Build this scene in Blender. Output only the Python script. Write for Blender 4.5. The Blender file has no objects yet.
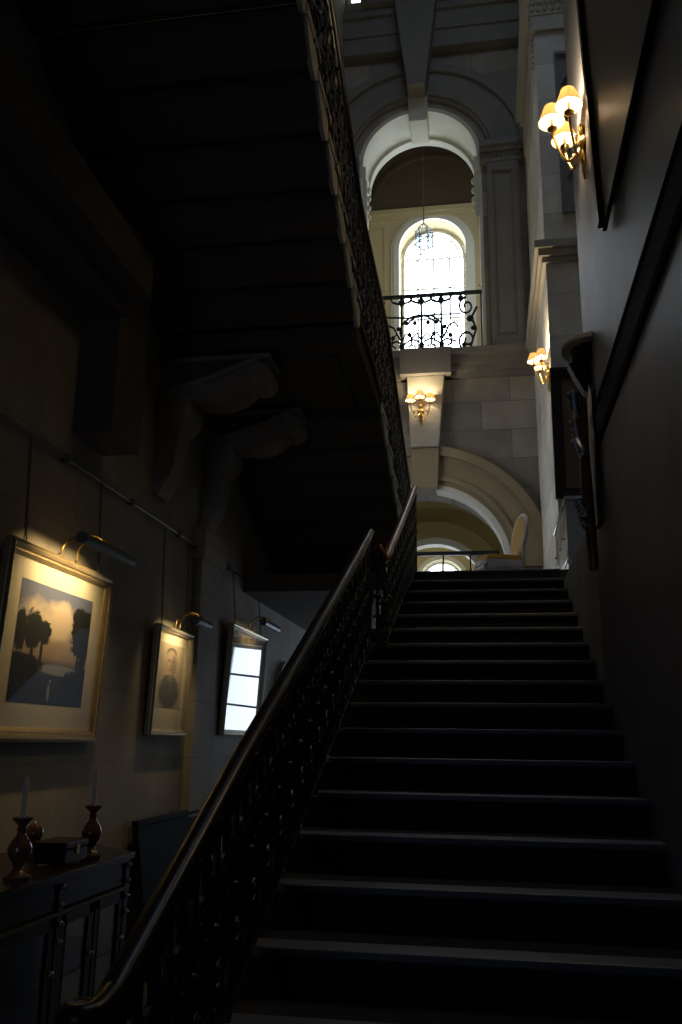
import bpy, bmesh, math, random
from mathutils import Vector, Matrix
random.seed(7)
PI = math.pi
scn = bpy.context.scene
COL = scn.collection
S, Cc = math.sin, math.cos

# ------------------------------------------------------------------ materials
def newmat(name):
    m = bpy.data.materials.new(name); m.use_nodes = True
    nt = m.node_tree
    return m, nt, nt.nodes, nt.links, nt.nodes['Principled BSDF']

def mixrgb(n, l, fac, a, b, mode='MIX'):
    x = n.new('ShaderNodeMix'); x.data_type = 'RGBA'; x.blend_type = mode
    for sock, val in ((x.inputs[0], fac), (x.inputs[6], a), (x.inputs[7], b)):
        if hasattr(val, 'is_output') or isinstance(val, bpy.types.NodeSocket): l.new(val, sock)
        else: sock.default_value = val if isinstance(val, (int, float)) else (*val[:3], 1)
    return x.outputs[2]

def mat(name, col, rough=.6, metal=0., var=.25, scale=6., bump=.0, emit=None, es=0., coat=0., spec=.5):
    m, nt, n, l, p = newmat(name)
    tc = n.new('ShaderNodeTexCoord')
    nz = n.new('ShaderNodeTexNoise'); nz.inputs['Scale'].default_value = scale; nz.inputs['Detail'].default_value = 5
    l.new(tc.outputs['Object'], nz.inputs['Vector'])
    c = mixrgb(n, l, nz.outputs['Fac'], [v*(1-var) for v in col], [min(1, v*(1+var)) for v in col])
    l.new(c, p.inputs['Base Color'])
    p.inputs['Roughness'].default_value = rough; p.inputs['Metallic'].default_value = metal
    p.inputs['Specular IOR Level'].default_value = spec
    p.inputs['Coat Weight'].default_value = coat
    if bump:
        b = n.new('ShaderNodeBump'); b.inputs['Strength'].default_value = bump; b.inputs['Distance'].default_value = .02
        l.new(nz.outputs['Fac'], b.inputs['Height']); l.new(b.outputs['Normal'], p.inputs['Normal'])
    if emit:
        p.inputs['Emission Color'].default_value = (*emit, 1); p.inputs['Emission Strength'].default_value = es
    return m

def stone(name, col, plane='xz', bw=.95, bh=.42, var=.22, joint=.55, rough=.75, stain=.35):
    """ashlar with fine joints, weathering and a light bump; plane says which axes carry the courses"""
    m, nt, n, l, p = newmat(name)
    tc = n.new('ShaderNodeTexCoord'); sx = n.new('ShaderNodeSeparateXYZ'); cx = n.new('ShaderNodeCombineXYZ')
    l.new(tc.outputs['Object'], sx.inputs[0])
    ax = {'x': 0, 'y': 1, 'z': 2}
    l.new(sx.outputs[ax[plane[0]]], cx.inputs[0]); l.new(sx.outputs[ax[plane[1]]], cx.inputs[1])
    br = n.new('ShaderNodeTexBrick')
    br.inputs['Scale'].default_value = 1.0; br.inputs['Brick Width'].default_value = bw; br.inputs['Row Height'].default_value = bh
    br.inputs['Mortar Size'].default_value = .006; br.inputs['Bias'].default_value = 0
    br.inputs['Color1'].default_value = (*[v*(1-var) for v in col], 1)
    br.inputs['Color2'].default_value = (*[min(1, v*(1+var)) for v in col], 1)
    br.inputs['Mortar'].default_value = (*[v*joint for v in col], 1)
    l.new(cx.outputs[0], br.inputs['Vector'])
    nz = n.new('ShaderNodeTexNoise'); nz.inputs['Scale'].default_value = 1.7; nz.inputs['Detail'].default_value = 8
    nz.inputs['Roughness'].default_value = .65
    l.new(tc.outputs['Object'], nz.inputs['Vector'])
    rp = n.new('ShaderNodeValToRGB'); rp.color_ramp.elements[0].position = .3; rp.color_ramp.elements[1].position = .72
    rp.color_ramp.elements[0].color = (1-stain, 1-stain*1.05, 1-stain*1.15, 1); rp.color_ramp.elements[1].color = (1, 1, 1, 1)
    l.new(nz.outputs['Fac'], rp.inputs[0])
    l.new(mixrgb(n, l, 1.0, br.outputs['Color'], rp.outputs[0], 'MULTIPLY'), p.inputs['Base Color'])
    p.inputs['Roughness'].default_value = rough
    b = n.new('ShaderNodeBump'); b.inputs['Strength'].default_value = .35; b.inputs['Distance'].default_value = .01
    l.new(br.outputs['Fac'], b.inputs['Height']); b.invert = True
    l.new(b.outputs['Normal'], p.inputs['Normal'])
    return m

def emitter(name, col, strength):
    m = bpy.data.materials.new(name); m.use_nodes = True
    n, l = m.node_tree.nodes, m.node_tree.links
    n.clear()
    e = n.new('ShaderNodeEmission'); e.inputs[0].default_value = (*col, 1); e.inputs[1].default_value = strength
    o = n.new('ShaderNodeOutputMaterial'); l.new(e.outputs[0], o.inputs[0])
    return m

def glass(name, tint=(1, 1, 1), refl=.0, ior=1.5):
    """thin pane: clear straight through, fresnel reflection on top"""
    m = bpy.data.materials.new(name); m.use_nodes = True
    n, l = m.node_tree.nodes, m.node_tree.links
    n.clear()
    t = n.new('ShaderNodeBsdfTransparent'); t.inputs[0].default_value = (*tint, 1)
    g = n.new('ShaderNodeBsdfGlossy'); g.inputs['Roughness'].default_value = .015
    ge = n.new('ShaderNodeNewGeometry'); dp = n.new('ShaderNodeVectorMath'); dp.operation = 'DOT_PRODUCT'
    l.new(ge.outputs['Incoming'], dp.inputs[0]); l.new(ge.outputs['Normal'], dp.inputs[1])
    last = dp.outputs['Value']
    for op, b in (('ABSOLUTE', None), ('SUBTRACT', 'rev'), ('POWER', 5), ('MULTIPLY', .94), ('ADD', .045), ('MULTIPLY', refl or 1.0)):
        q = n.new('ShaderNodeMath'); q.operation = op; q.use_clamp = op == 'MULTIPLY'
        if b == 'rev': q.inputs[0].default_value = 1; l.new(last, q.inputs[1])
        else:
            l.new(last, q.inputs[0])
            if b is not None: q.inputs[1].default_value = b
        last = q.outputs[0]
    mx = n.new('ShaderNodeMixShader'); o = n.new('ShaderNodeOutputMaterial')
    l.new(last, mx.inputs[0]); l.new(t.outputs[0], mx.inputs[1]); l.new(g.outputs[0], mx.inputs[2]); l.new(mx.outputs[0], o.inputs[0])
    return m

M = {}
M['stone_x'] = stone('limestone_side_wall', (.46, .415, .335), 'yz', 1.1, .46, .09, .82)
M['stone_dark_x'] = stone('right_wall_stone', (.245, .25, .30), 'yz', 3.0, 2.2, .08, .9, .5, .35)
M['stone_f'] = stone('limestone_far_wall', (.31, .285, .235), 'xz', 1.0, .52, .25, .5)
M['stone_plain'] = mat('limestone_dressed', (.36, .34, .29), .7, 0, .22, 2.2, .1)
M['stone_grey'] = mat('limestone_grey_mouldings', (.175, .168, .148), .7, 0, .25, 3, .1)
M['stone_pale'] = mat('pale_limestone', (.60, .60, .52), .7, 0, .12, 3, .05)
M['stone_pier'] = stone('pier_limestone', (.75, .75, .71), 'xz', .9, .62, .16, .7)
M['stone_panel'] = mat('sunk_panel_stone', (.19, .19, .19), .7, 0, .3, 5, .1)
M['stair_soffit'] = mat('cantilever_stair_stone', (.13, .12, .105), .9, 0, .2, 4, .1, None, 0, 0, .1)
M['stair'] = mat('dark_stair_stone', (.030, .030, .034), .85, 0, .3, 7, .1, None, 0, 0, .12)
M['nosing'] = mat('worn_stone_nosing', (.085, .085, .095), .45, 0, .25, 9, .05)
M['cream'] = mat('cream_plaster', (.56, .48, .29), .75, 0, .06, 2)
M['cream_trim'] = mat('cream_white_trim', (.75, .74, .66), .6, 0, .05, 2)
M['olive'] = mat('ochre_plaster_vault', (.44, .35, .15), .8, 0, .1, 2)
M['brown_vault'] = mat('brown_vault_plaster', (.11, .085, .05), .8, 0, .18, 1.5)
M['floor'] = stone('stone_floor_slabs', (.17, .16, .15), 'xy', .7, .7, .2, .6, .35)
M['ceiling'] = mat('ceiling_plaster', (.2, .19, .17), .8, 0, .1, 2)
M['iron'] = mat('black_wrought_iron', (.008, .009, .012), .4, .0, .3, 12)
M['rail'] = mat('polished_dark_handrail', (.022, .015, .013), .3, 0, .3, 8, 0, None, 0, 0, .2)
M['rail_lit'] = mat('warm_lit_handrail', (.24, .095, .035), .3, 0, .25, 8)  # brown wood with the copper lamplight on the rail put into its colour
M['gilt'] = mat('gilded_frame', (.58, .46, .26), .34, .75, .25, 14, .15)
M['silver_gilt'] = mat('pale_gilt_frame', (.55, .50, .38), .32, .7, .2, 14, .1)
M['dark_wood'] = mat('dark_polished_wood', (.026, .016, .012), .3, 0, .4, 9, 0, None, 0, .1, .35)
M['brown_wood'] = mat('brown_gunstock_wood', (.14, .06, .018), .35, 0, .4, 10, 0, None, 0, .3)
M['brass'] = mat('aged_brass', (.50, .33, .10), .3, .9, .25, 16)
M['steel'] = mat('grey_steel', (.34, .37, .42), .38, .9, .2, 12)
M['lamp_grey'] = mat('picture_lamp_grey', (.14, .17, .19), .4, .5, .15, 10)
M['wax'] = mat('white_candle_wax', (.88, .85, .74), .5, 0, .05, 10)
M['copperware'] = mat('brown_glazed_pottery', (.24, .13, .08), .12, .2, .5, 14, 0, None, 0, .5)
M['red_box'] = mat('dark_red_leather', (.05, .012, .012), .35, 0, .3, 18)
M['blue_board'] = mat('blue_grey_board', (.022, .032, .048), .8, 0, .25, 4, 0, None, 0, 0, .1)
M['mount'] = mat('cream_picture_mount', (.58, .53, .40), .7, 0, .05, 5)
M['chain'] = mat('dull_chain_metal', (.16, .15, .13), .4, .7, .2, 10)
M['upholstery'] = mat('ochre_upholstery', (.62, .36, .03), .7, 0, .15, 24)
M['white_paint'] = mat('white_painted_wood', (.72, .69, .62), .4, 0, .06, 6)
M['cloth'] = mat('pale_table_top', (.55, .58, .62), .12, 0, .15, 4, 0, None, 0, .6)
M['bead'] = mat('pale_metal_beads', (.72, .72, .74), .18, .7, .1, 12)
M['olive_trim'] = mat('olive_gilt_line', (.16, .13, .04), .4, .4, .2, 10)
M['oil_dark'] = mat('dark_oil_canvas', (.15, .10, .065), .38, 0, .55, 1.6, .05)
M['frame_black'] = mat('black_frame_wood', (.016, .014, .014), .35, 0, .3, 9)
M['cabinet_glass'] = glass('cabinet_glass', (.55, .58, .6), 1.5)
M['clear_glass'] = glass('clear_picture_glass', (1, 1, 1), .7)
M['bright_glass'] = glass('shiny_picture_glass', (1, 1, 1), 2.6)
M['lantern_glass'] = glass('lantern_glass', (.80, .90, .97), 1.0)
M['day'] = emitter('bright_daylight_pane', (.80, .90, 1.0), 9.0)
M['landing_glow'] = emitter('landing_fill_pane', (.92, .95, 1.0), 2.6)  # glow of the added panel on the landing
M['stone_brown'] = mat('brown_limestone', (.27, .215, .13), .75, 0, .2, 3, .1)
M['matte_black'] = mat('matte_black_moulding', (.012, .011, .012), .9, 0, .2, 8, 0, None, 0, 0, .1)
M['day_soft'] = emitter('soft_daylight_pane', (.86, .93, 1.0), 3.0)
M['sky_pane'] = emitter('skylight_pane', (.60, .75, 1.0), 3.9)
M['hall_pane'] = emitter('hall_window_pane', (.70, .83, 1.0), 2.7)
M['bulb'] = emitter('warm_bulb', (1.0, .82, .55), 60)

def shade_mat():
    m, nt, n, l, p = newmat('warm_parchment_shade')
    p.inputs['Base Color'].default_value = (.85, .70, .42, 1); p.inputs['Roughness'].default_value = .8
    p.inputs['Emission Color'].default_value = (1, .62, .24, 1); p.inputs['Emission Strength'].default_value = .55
    tr = n.new('ShaderNodeBsdfTranslucent'); tr.inputs[0].default_value = (.95, .74, .40, 1)
    mx = n.new('ShaderNodeMixShader'); mx.inputs[0].default_value = .4
    l.new(p.outputs[0], mx.inputs[1]); l.new(tr.outputs[0], mx.inputs[2])
    l.new(mx.outputs[0], n['Material Output'].inputs[0])
    return m
M['shade'] = shade_mat()

# pictures: painted by nodes from the print's own UV (local metres)
def ellipse(n, l, vec, cx, cy, rx, ry, soft=.15, nzs=0, nza=0, nz=None):
    s = n.new('ShaderNodeSeparateXYZ'); l.new(vec, s.inputs[0])
    def mth(op, a, b=None):
        q = n.new('ShaderNodeMath'); q.operation = op
        for i, v in enumerate((a, b)):
            if v is None: continue
            if isinstance(v, (int, float)): q.inputs[i].default_value = v
            else: l.new(v, q.inputs[i])
        return q.outputs[0]
    dx = mth('DIVIDE', mth('SUBTRACT', s.outputs[0], cx), rx); dy = mth('DIVIDE', mth('SUBTRACT', s.outputs[1], cy), ry)
    r = mth('ADD', mth('MULTIPLY', dx, dx), mth('MULTIPLY', dy, dy))
    if nz is not None: r = mth('ADD', r, mth('MULTIPLY', mth('SUBTRACT', nz, .5), nza))
    mp = n.new('ShaderNodeMapRange'); mp.interpolation_type = 'SMOOTHSTEP'
    mp.inputs[1].default_value = 1-soft; mp.inputs[2].default_value = 1+soft; mp.inputs[3].default_value = 1; mp.inputs[4].default_value = 0
    l.new(r, mp.inputs[0])
    return mp.outputs[0]

def landscape_mat():
    m, nt, n, l, p = newmat('landscape_print')
    tc = n.new('ShaderNodeTexCoord'); uv = tc.outputs['UV']
    s = n.new('ShaderNodeSeparateXYZ'); l.new(uv, s.inputs[0])
    rp = n.new('ShaderNodeValToRGB'); e = rp.color_ramp.elements
    e[0].position = 0; e[0].color = (.012, .016, .022, 1); e[1].position = 1; e[1].color = (.09, .11, .19, 1)
    for pos, c in ((.22, (.018, .024, .032)), (.33, (.05, .06, .075)), (.40, (.26, .19, .13)), (.55, (.30, .24, .18)), (.75, (.16, .17, .24))):
        k = e.new(pos); k.color = (*c, 1)
    l.new(s.outputs[1], rp.inputs[0])
    nz = n.new('ShaderNodeTexNoise'); nz.inputs['Scale'].default_value = 17; nz.inputs['Detail'].default_value = 9; nz.inputs['Roughness'].default_value = .7; l.new(uv, nz.inputs['Vector'])
    nz2 = n.new('ShaderNodeTexNoise'); nz2.inputs['Scale'].default_value = 4; nz2.inputs['Detail'].default_value = 6; l.new(uv, nz2.inputs['Vector'])
    c = rp.outputs[0]
    cl = ellipse(n, l, uv, .42, .72, .40, .15, .8, nza=3.5, nz=nz2.outputs['Fac'])
    c = mixrgb(n, l, cl, c, (.55, .45, .34))
    lake = ellipse(n, l, uv, .62, .30, .3, .045, .4, nza=.6, nz=nz.outputs['Fac'])
    c = mixrgb(n, l, lake, c, (.20, .21, .23))
    dark = (.011, .013, .012)
    for (cx, cy, rx, ry) in ((.21, .60, .12, .17), (.36, .60, .09, .10), (.05, .58, .08, .17), (.22, .38, .02, .20), (.34, .42, .018, .14),
                             (.90, .66, .17, .24), (.82, .80, .10, .10), (.93, .40, .05, .22), (.86, .38, .018, .2), (.08, .30, .3, .10), (.95, .22, .3, .10)):
        msk = ellipse(n, l, uv, cx, cy, rx, ry, .2, nza=2.6, nz=nz.outputs['Fac'])
        c = mixrgb(n, l, msk, c, dark)
    for (cx, cy, rx, ry) in ((.50, .10, .020, .075), (.51, .20, .012, .018)):
        c = mixrgb(n, l, ellipse(n, l, uv, cx, cy, rx, ry, .3), c, (.20, .20, .19))
    l.new(c, p.inputs['Base Color']); p.inputs['Roughness'].default_value = .6
    return m

def portrait_mat():
    m, nt, n, l, p = newmat('portrait_drawing')
    uv = n.new('ShaderNodeTexCoord').outputs['UV']
    nz = n.new('ShaderNodeTexNoise'); nz.inputs['Scale'].default_value = 14; nz.inputs['Detail'].default_value = 6; l.new(uv, nz.inputs['Vector'])
    c = mixrgb(n, l, nz.outputs['Fac'], (.34, .29, .22), (.44, .38, .28))
    def put(c, e, col, fac=1.0, soft=.25, a=.5):
        k = ellipse(n, l, uv, *e, soft, nza=a, nz=nz.outputs['Fac'])
        if fac < 1:
            q = n.new('ShaderNodeMath'); q.operation = 'MULTIPLY'; q.inputs[1].default_value = fac; l.new(k, q.inputs[0]); k = q.outputs[0]
        return mixrgb(n, l, k, c, col)
    c = put(c, (.50, .55, .46, .48), (.20, .17, .14), .5, .7)          # soft shading round the sitter
    c = put(c, (.50, .24, .40, .26), (.06, .06, .065), .95, .4, .9)     # coat
    c = put(c, (.50, .40, .27, .12), (.07, .07, .075), .95, .4, .4)     # shoulders
    c = put(c, (.50, .86, .20, .085), (.06, .05, .045), .9, .25, .3)    # hair
    c = put(c, (.50, .70, .235, .20), (.27, .215, .16), 1, .18, .1)     # face
    c = put(c, (.62, .68, .11, .17), (.12, .095, .075), .7, .7, .2)     # shaded cheek
    c = put(c, (.42, .735, .065, .018), (.09, .07, .06), .8, .6, 0)     # eyes
    c = put(c, (.59, .735, .065, .018), (.09, .07, .06), .8, .6, 0)
    c = put(c, (.52, .665, .035, .05), (.16, .12, .09), .7, .7, 0)      # nose
    c = put(c, (.51, .595, .085, .014), (.11, .075, .06), .8, .6, 0)    # mouth
    c = put(c, (.50, .47, .09, .05), (.13, .12, .11), 1, .3, .2)        # collar
    l.new(c, p.inputs['Base Color']); p.inputs['Roughness'].default_value = .7
    return m

def watercolour_mat():
    m, nt, n, l, p = newmat('pale_print')
    uv = n.new('ShaderNodeTexCoord').outputs['UV']
    nz = n.new('ShaderNodeTexNoise'); nz.inputs['Scale'].default_value = 5; nz.inputs['Detail'].default_value = 6; l.new(uv, nz.inputs['Vector'])
    c = mixrgb(n, l, nz.outputs['Fac'], (.10, .12, .15), (.26, .28, .30))
    k = ellipse(n, l, uv, .3, .2, .3, .2, .4, nza=1.2, nz=nz.outputs['Fac'])
    l.new(mixrgb(n, l, k, c, (.06, .08, .10)), p.inputs['Base Color'])
    return m
M['landscape'] = landscape_mat(); M['portrait'] = portrait_mat(); M['watercolour'] = watercolour_mat()

# ------------------------------------------------------------------ mesh builder
class MB:
    def __init__(s): s.v = []; s.f = []; s.uv = None
    def add(s, vs, fs):
        o = len(s.v); s.v += [Vector(v) for v in vs]; s.f += [[i+o for i in f] for f in fs]; return s
    def box(s, x0, x1, y0, y1, z0, z1):
        return s.hexa([(x0, y0, z0), (x1, y0, z0), (x1, y1, z0), (x0, y1, z0), (x0, y0, z1), (x1, y0, z1), (x1, y1, z1), (x0, y1, z1)])
    def hexa(s, p):
        return s.add(p, [(0, 3, 2, 1), (4, 5, 6, 7), (0, 1, 5, 4), (1, 2, 6, 5), (2, 3, 7, 6), (3, 0, 4, 7)])
    def prism(s, poly, axis, a, b):
        """poly: 2D points; axis: extruded axis; for 'x' poly=(y,z), 'y' poly=(x,z), 'z' poly=(x,y)"""
        def P(u, v, w): return {'x': (w, u, v), 'y': (u, w, v), 'z': (u, v, w)}[axis]
        n = len(poly)
        vs = [P(u, v, a) for u, v in poly]+[P(u, v, b) for u, v in poly]
        fs = [tuple(range(n)), tuple(range(2*n-1, n-1, -1))]+[(i, (i+1) % n, n+(i+1) % n, n+i) for i in range(n)]
        return s.add(vs, fs)
    def lathe(s, prof, c=(0, 0, 0), n=16, ax='z'):
        """prof: (r, h) list from bottom to top"""
        vs = []; fs = []
        for r, h in prof:
            for i in range(n):
                a = 2*PI*i/n; u, v = r*Cc(a), r*S(a)
                q = {'z': (u, v, h), 'y': (u, h, v), 'x': (h, u, v)}[ax]
                vs.append((c[0]+q[0], c[1]+q[1], c[2]+q[2]))
        for k in range(len(prof)-1):
            for i in range(n):
                j = (i+1) % n; fs.append((k*n+i, k*n+j, (k+1)*n+j, (k+1)*n+i))
        fs.append(tuple(range(n-1, -1, -1))); fs.append(tuple(range((len(prof)-1)*n, len(prof)*n)))
        return s.add(vs, fs)
    def tube(s, path, r, n=6, r2=None, closed=False):
        """round bar along a path; r may be a list; r2 flattens it (second half axis)"""
        P = [Vector(p) for p in path]; m = len(P)
        vs = []; fs = []; prev = None
        for k in range(m):
            if closed: t = P[(k+1) % m]-P[k-1]
            else: t = P[min(k+1, m-1)]-P[max(k-1, 0)]
            t = t.normalized() if t.length > 1e-9 else Vector((0, 0, 1))
            up = Vector((0, 0, 1)) if abs(t.z) < .9 else Vector((0, 1, 0))
            if prev is None: side = t.cross(up).normalized()
            else:
                side = prev-t*prev.dot(t)
                side = side.normalized() if side.length > 1e-6 else t.cross(up).normalized()
            prev = side; nn = side.cross(t)
            rr = r[k] if isinstance(r, (list, tuple)) else r; rb = rr if r2 is None else r2
            for i in range(n):
                a = 2*PI*i/n; vs.append(P[k]+side*(rr*Cc(a))+nn*(rb*S(a)))
        for k in range(m if closed else m-1):
            for i in range(n):
                j = (i+1) % n; k2 = (k+1) % m
                fs.append((k*n+i, k*n+j, k2*n+j, k2*n+i))
        if not closed:
            fs.append(tuple(range(n-1, -1, -1))); fs.append(tuple(range((m-1)*n, m*n)))
        return s.add(vs, fs)
    def ball(s, c, r, n=10, m=6, sc=(1, 1, 1)):
        vs = []; fs = []
        for k in range(m+1):
            a = -PI/2+PI*k/m
            for i in range(n):
                b = 2*PI*i/n; vs.append((c[0]+r*sc[0]*Cc(a)*Cc(b), c[1]+r*sc[1]*Cc(a)*S(b), c[2]+r*sc[2]*S(a)))
        for k in range(m):
            for i in range(n):
                j = (i+1) % n; fs.append((k*n+i, k*n+j, (k+1)*n+j, (k+1)*n+i))
        return s.add(vs, fs)
    def ring(s, cx, cz, r0, r1, y0, y1, a0=0, a1=PI, n=32, gap=0):
        """arch ring in the xz plane between y0 and y1 (gap > 0 splits it into voussoirs)"""
        da = (a1-a0)/n
        for i in range(n):
            p, q = a0+i*da+gap/2/r1, a0+(i+1)*da-gap/2/r1
            pts = []
            for y in (y0, y1):
                pts += [(cx+r0*Cc(p), y, cz+r0*S(p)), (cx+r1*Cc(p), y, cz+r1*S(p)), (cx+r1*Cc(q), y, cz+r1*S(q)), (cx+r0*Cc(q), y, cz+r0*S(q))]
            s.hexa([pts[0], pts[1], pts[5], pts[4], pts[3], pts[2], pts[6], pts[7]])
        return s
    def xf(s, mtx, start=0):
        for i in range(start, len(s.v)): s.v[i] = mtx @ s.v[i]
        return s
    def build(s, name, material, parent=None, origin=(0, 0, 0), smooth=False, bevel=0, rot=0):
        """origin is in world space for a top-level object, in the parent's space for a part; vertices are given in the same space"""
        me = bpy.data.meshes.new(name); O = Vector(origin)
        me.from_pydata([tuple(v-O) for v in s.v], [], s.f); me.validate()
        bm = bmesh.new(); bm.from_mesh(me)
        bmesh.ops.recalc_face_normals(bm, faces=bm.faces); bm.to_mesh(me); bm.free()
        me.materials.append(material)
        if smooth: me.polygons.foreach_set('use_smooth', [True]*len(me.polygons))
        o = bpy.data.objects.new(name, me); COL.objects.link(o); o.location = O
        if parent: o.parent = parent
        if bevel:
            b = o.modifiers.new('edge', 'BEVEL'); b.width = bevel; b.segments = 2; b.limit_method = 'ANGLE'
        if smooth:
            try: me.set_sharp_from_angle(angle=math.radians(50))
            except Exception: pass
        return o

def tag(o, label=None, cat=None, group=None, kind=None):
    if label: o['label'] = label
    if cat: o['category'] = cat
    if group: o['group'] = group
    if kind: o['kind'] = kind
    return o
def empty(name, loc, label, cat, rz=0, group=None, kind=None):
    o = bpy.data.objects.new(name, None); COL.objects.link(o); o.location = loc; o.rotation_euler = (0, 0, rz); o.empty_display_size = .1
    return tag(o, label, cat, group, kind)
def struct(mb, name, material, label, cat, **k):
    return tag(mb.build(name, material, **k), label, cat, None, 'structure')
def copy_tree(o, parent=None):
    c = o.copy(); COL.objects.link(c)
    if parent: c.parent = parent
    for ch in list(o.children): copy_tree(ch, c)
    return c

# ------------------------------------------------------------------ walls with arched openings
def arch_wall(mb, x0, x1, z0, z1, y0, y1, ops, n=36):
    """ops: (cx, half, zbottom, zspring, arched)"""
    xs = {x0, x1}
    for cx, h, zb, zs, ar in ops:
        for i in range((n if ar else 1)+1):
            xs.add(min(x1, max(x0, cx-h*Cc(PI*i/(n if ar else 1)))))
    xs = sorted(xs)
    for a, b in zip(xs, xs[1:]):
        if b-a < 1e-6: continue
        mid = (a+b)/2; cuts = []
        for cx, h, zb, zs, ar in ops:
            if abs(mid-cx) < h:
                top = lambda x: zs+(math.sqrt(max(0, h*h-(x-cx)**2)) if ar else 0)
                cuts.append((zb, zb, top(a), top(b)))
        cuts.sort(); lo = (z0, z0)
        for ba, bb, ta, tb in cuts+[(z1, z1, 0, 0)]:
            if ba > lo[0]+1e-6 or bb > lo[1]+1e-6:
                mb.hexa([(a, y0, lo[0]), (b, y0, lo[1]), (b, y1, lo[1]), (a, y1, lo[0]), (a, y0, ba), (b, y0, bb), (b, y1, bb), (a, y1, ba)])
            lo = (ta, tb)
    return mb

XL, XR, YF = -2.5, .72, 14.5          # left wall, near right wall, far wall
ZT = 18.0                              # ceiling
RUN, RISE = .358, .16
def step_y(k): return 3.412+(k-5)*RUN
LAND = 3.2
BALC = 8.20
ACX = -1.03

struct(MB().box(-3.1, 1.9, -3.3, 15.1, -.2, 0), 'floor', M['floor'], 'stone slab floor of the lower hall under the pictures', 'floor')
struct(MB().box(XL-.4, XL, -3.3, 15.1, 0, ZT), 'wall_left', M['stone_x'], 'limestone wall on the left carrying the framed pictures', 'wall')
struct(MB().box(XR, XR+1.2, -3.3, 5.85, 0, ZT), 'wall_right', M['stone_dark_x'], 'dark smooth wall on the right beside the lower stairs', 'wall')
wr = MB().box(1.75, 2.1, 5.85, 11.1, 3.0, ZT)
struct(wr, 'wall_recess', M['stone_x'], 'side wall of the landing recess behind the right pier', 'wall')
wb = MB(); arch_wall(wb, XL, XR+1.2, 0, ZT, -3.3, -3.0, [(-1.65, .7, 0, 2.4, True)])
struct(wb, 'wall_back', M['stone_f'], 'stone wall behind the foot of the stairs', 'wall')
ce = MB().box(-3, 2.2, -3.3, 4.6, ZT, ZT+.3).box(-3, 2.2, 9.6, 15.1, ZT, ZT+.3).box(-3, -1.0, 4.6, 9.6, ZT, ZT+.3).box(1.3, 2.2, 4.6, 9.6, ZT, ZT+.3)
struct(ce, 'ceiling', M['ceiling'], 'plaster ceiling high above the stairwell', 'ceiling')
# skylight
sk = empty('window_5', (.15, 7.1, ZT), 'glazed skylight over the open stairwell', 'skylight', kind='structure')
f = MB()
for i in range(4): f.box(-1.15+i*.77-.03, -1.15+i*.77+.03, -2.5, 2.5, .0, .1)
for j in range(6): f.box(-1.15, 1.15, -2.5+j-.03, -2.5+j+.03, .0, .1)
f.build('window_frame', M['frame_black'], sk)
MB().box(-1.15, 1.15, -2.5, 2.5, .11, .14).build('pane', M['sky_pane'], sk)

# far wall
wf = MB()
arch_wall(wf, XL, 1.75, 0, ZT, YF, YF+1.0, [(ACX, 1.45, LAND, 4.35, True), (ACX, 1.16, BALC, 12.25, True), (-1.15, .90, .9, 2.92, False), (-2.28, .16, 16.08, 16.9, False)])
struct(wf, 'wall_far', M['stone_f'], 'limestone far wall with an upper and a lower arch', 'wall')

def voussoir_arch(n, cx, zs, r0, r1, y0, y1, name, material, label, count=15):
    return struct(MB().ring(cx, zs, r0, r1, y0, y1, 0, PI, count*2, .006), name, material, label, 'arch')
def arch_bands(cx, zs, r0, r1, y):
    m = MB(); m.ring(cx, zs, r0, r1, y-.08, y+.02, 0, PI, 42)
    m.ring(cx, zs, r1-.16, r1, y-.15, y+.02, 0, PI, 42)
    m.ring(cx, zs, r0+.06, r0+.14, y-.13, y+.02, 0, PI, 42)
    return m
struct(arch_bands(ACX, 4.35, 1.47, 2.12, YF), 'trim_1', M['stone_brown'], 'moulded stone archivolt round the lower arch', 'arch moulding')
struct(arch_bands(ACX, 12.25, 1.30, 2.06, YF), 'trim_2', M['stone_grey'], 'moulded stone archivolt round the upper arch', 'arch moulding')
# pale soffit of the upper arch with sunk coffers, cream reveal of the lower one
so = MB().ring(ACX, 12.25, 1.11, 1.16, YF+.0, YF+.99, 0, PI, 40).ring(ACX, 12.25, 1.08, 1.11, YF, YF+.2, 0, PI, 40).ring(ACX, 12.25, 1.05, 1.11, YF+.8, YF+.99, 0, PI, 40)
so.box(ACX-1.16, ACX-1.10, YF, YF+.99, BALC, 12.25).box(ACX+1.10, ACX+1.16, YF, YF+.99, BALC, 12.25)
struct(so, 'trim_3', M['stone_pale'], 'pale stone lining under the upper arch', 'arch lining')
so = MB().ring(ACX, 4.35, 1.37, 1.47, YF-.05, YF+.3, 0, PI, 40).box(ACX-1.46, ACX-1.37, YF-.05, YF+.3, LAND, 4.35).box(ACX+1.37, ACX+1.46, YF-.05, YF+.3, LAND, 4.35)
struct(so, 'trim_4', M['cream_trim'], 'cream painted inner rim of the lower arch', 'arch lining')
# keystones
def wedge(b0, b1, t0, t1, z0, z1, y0, y1): return MB().hexa([(b0, y0, z0), (b1, y0, z0), (b1, y1, z0), (b0, y1, z0), (t0, y0, z1), (t1, y0, z1), (t1, y1, z1), (t0, y1, z1)])
kx = -1.04
struct(wedge(kx-.17, kx+.17, kx-.43, kx+.43, 13.55, 15.75, YF-.5, YF), 'trim_5', M['stone_grey'], 'long tapered keystone above the upper arch', 'keystone', bevel=.015)
struct(wedge(kx-.17, kx+.17, kx-.19, kx+.19, 13.05, 13.62, YF-.12, YF+.6), 'trim_6', M['stone_pale'], 'pale foot of the keystone hanging in the upper arch', 'keystone', bevel=.02)
kz = wedge(-1.21, -.73, -1.27, -.62, 6.42, 7.72, YF-.24, YF)
struct(kz, 'trim_7', M['stone_plain'], 'tapered keystone carrying the three-light wall lamp', 'keystone', bevel=.012)
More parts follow.
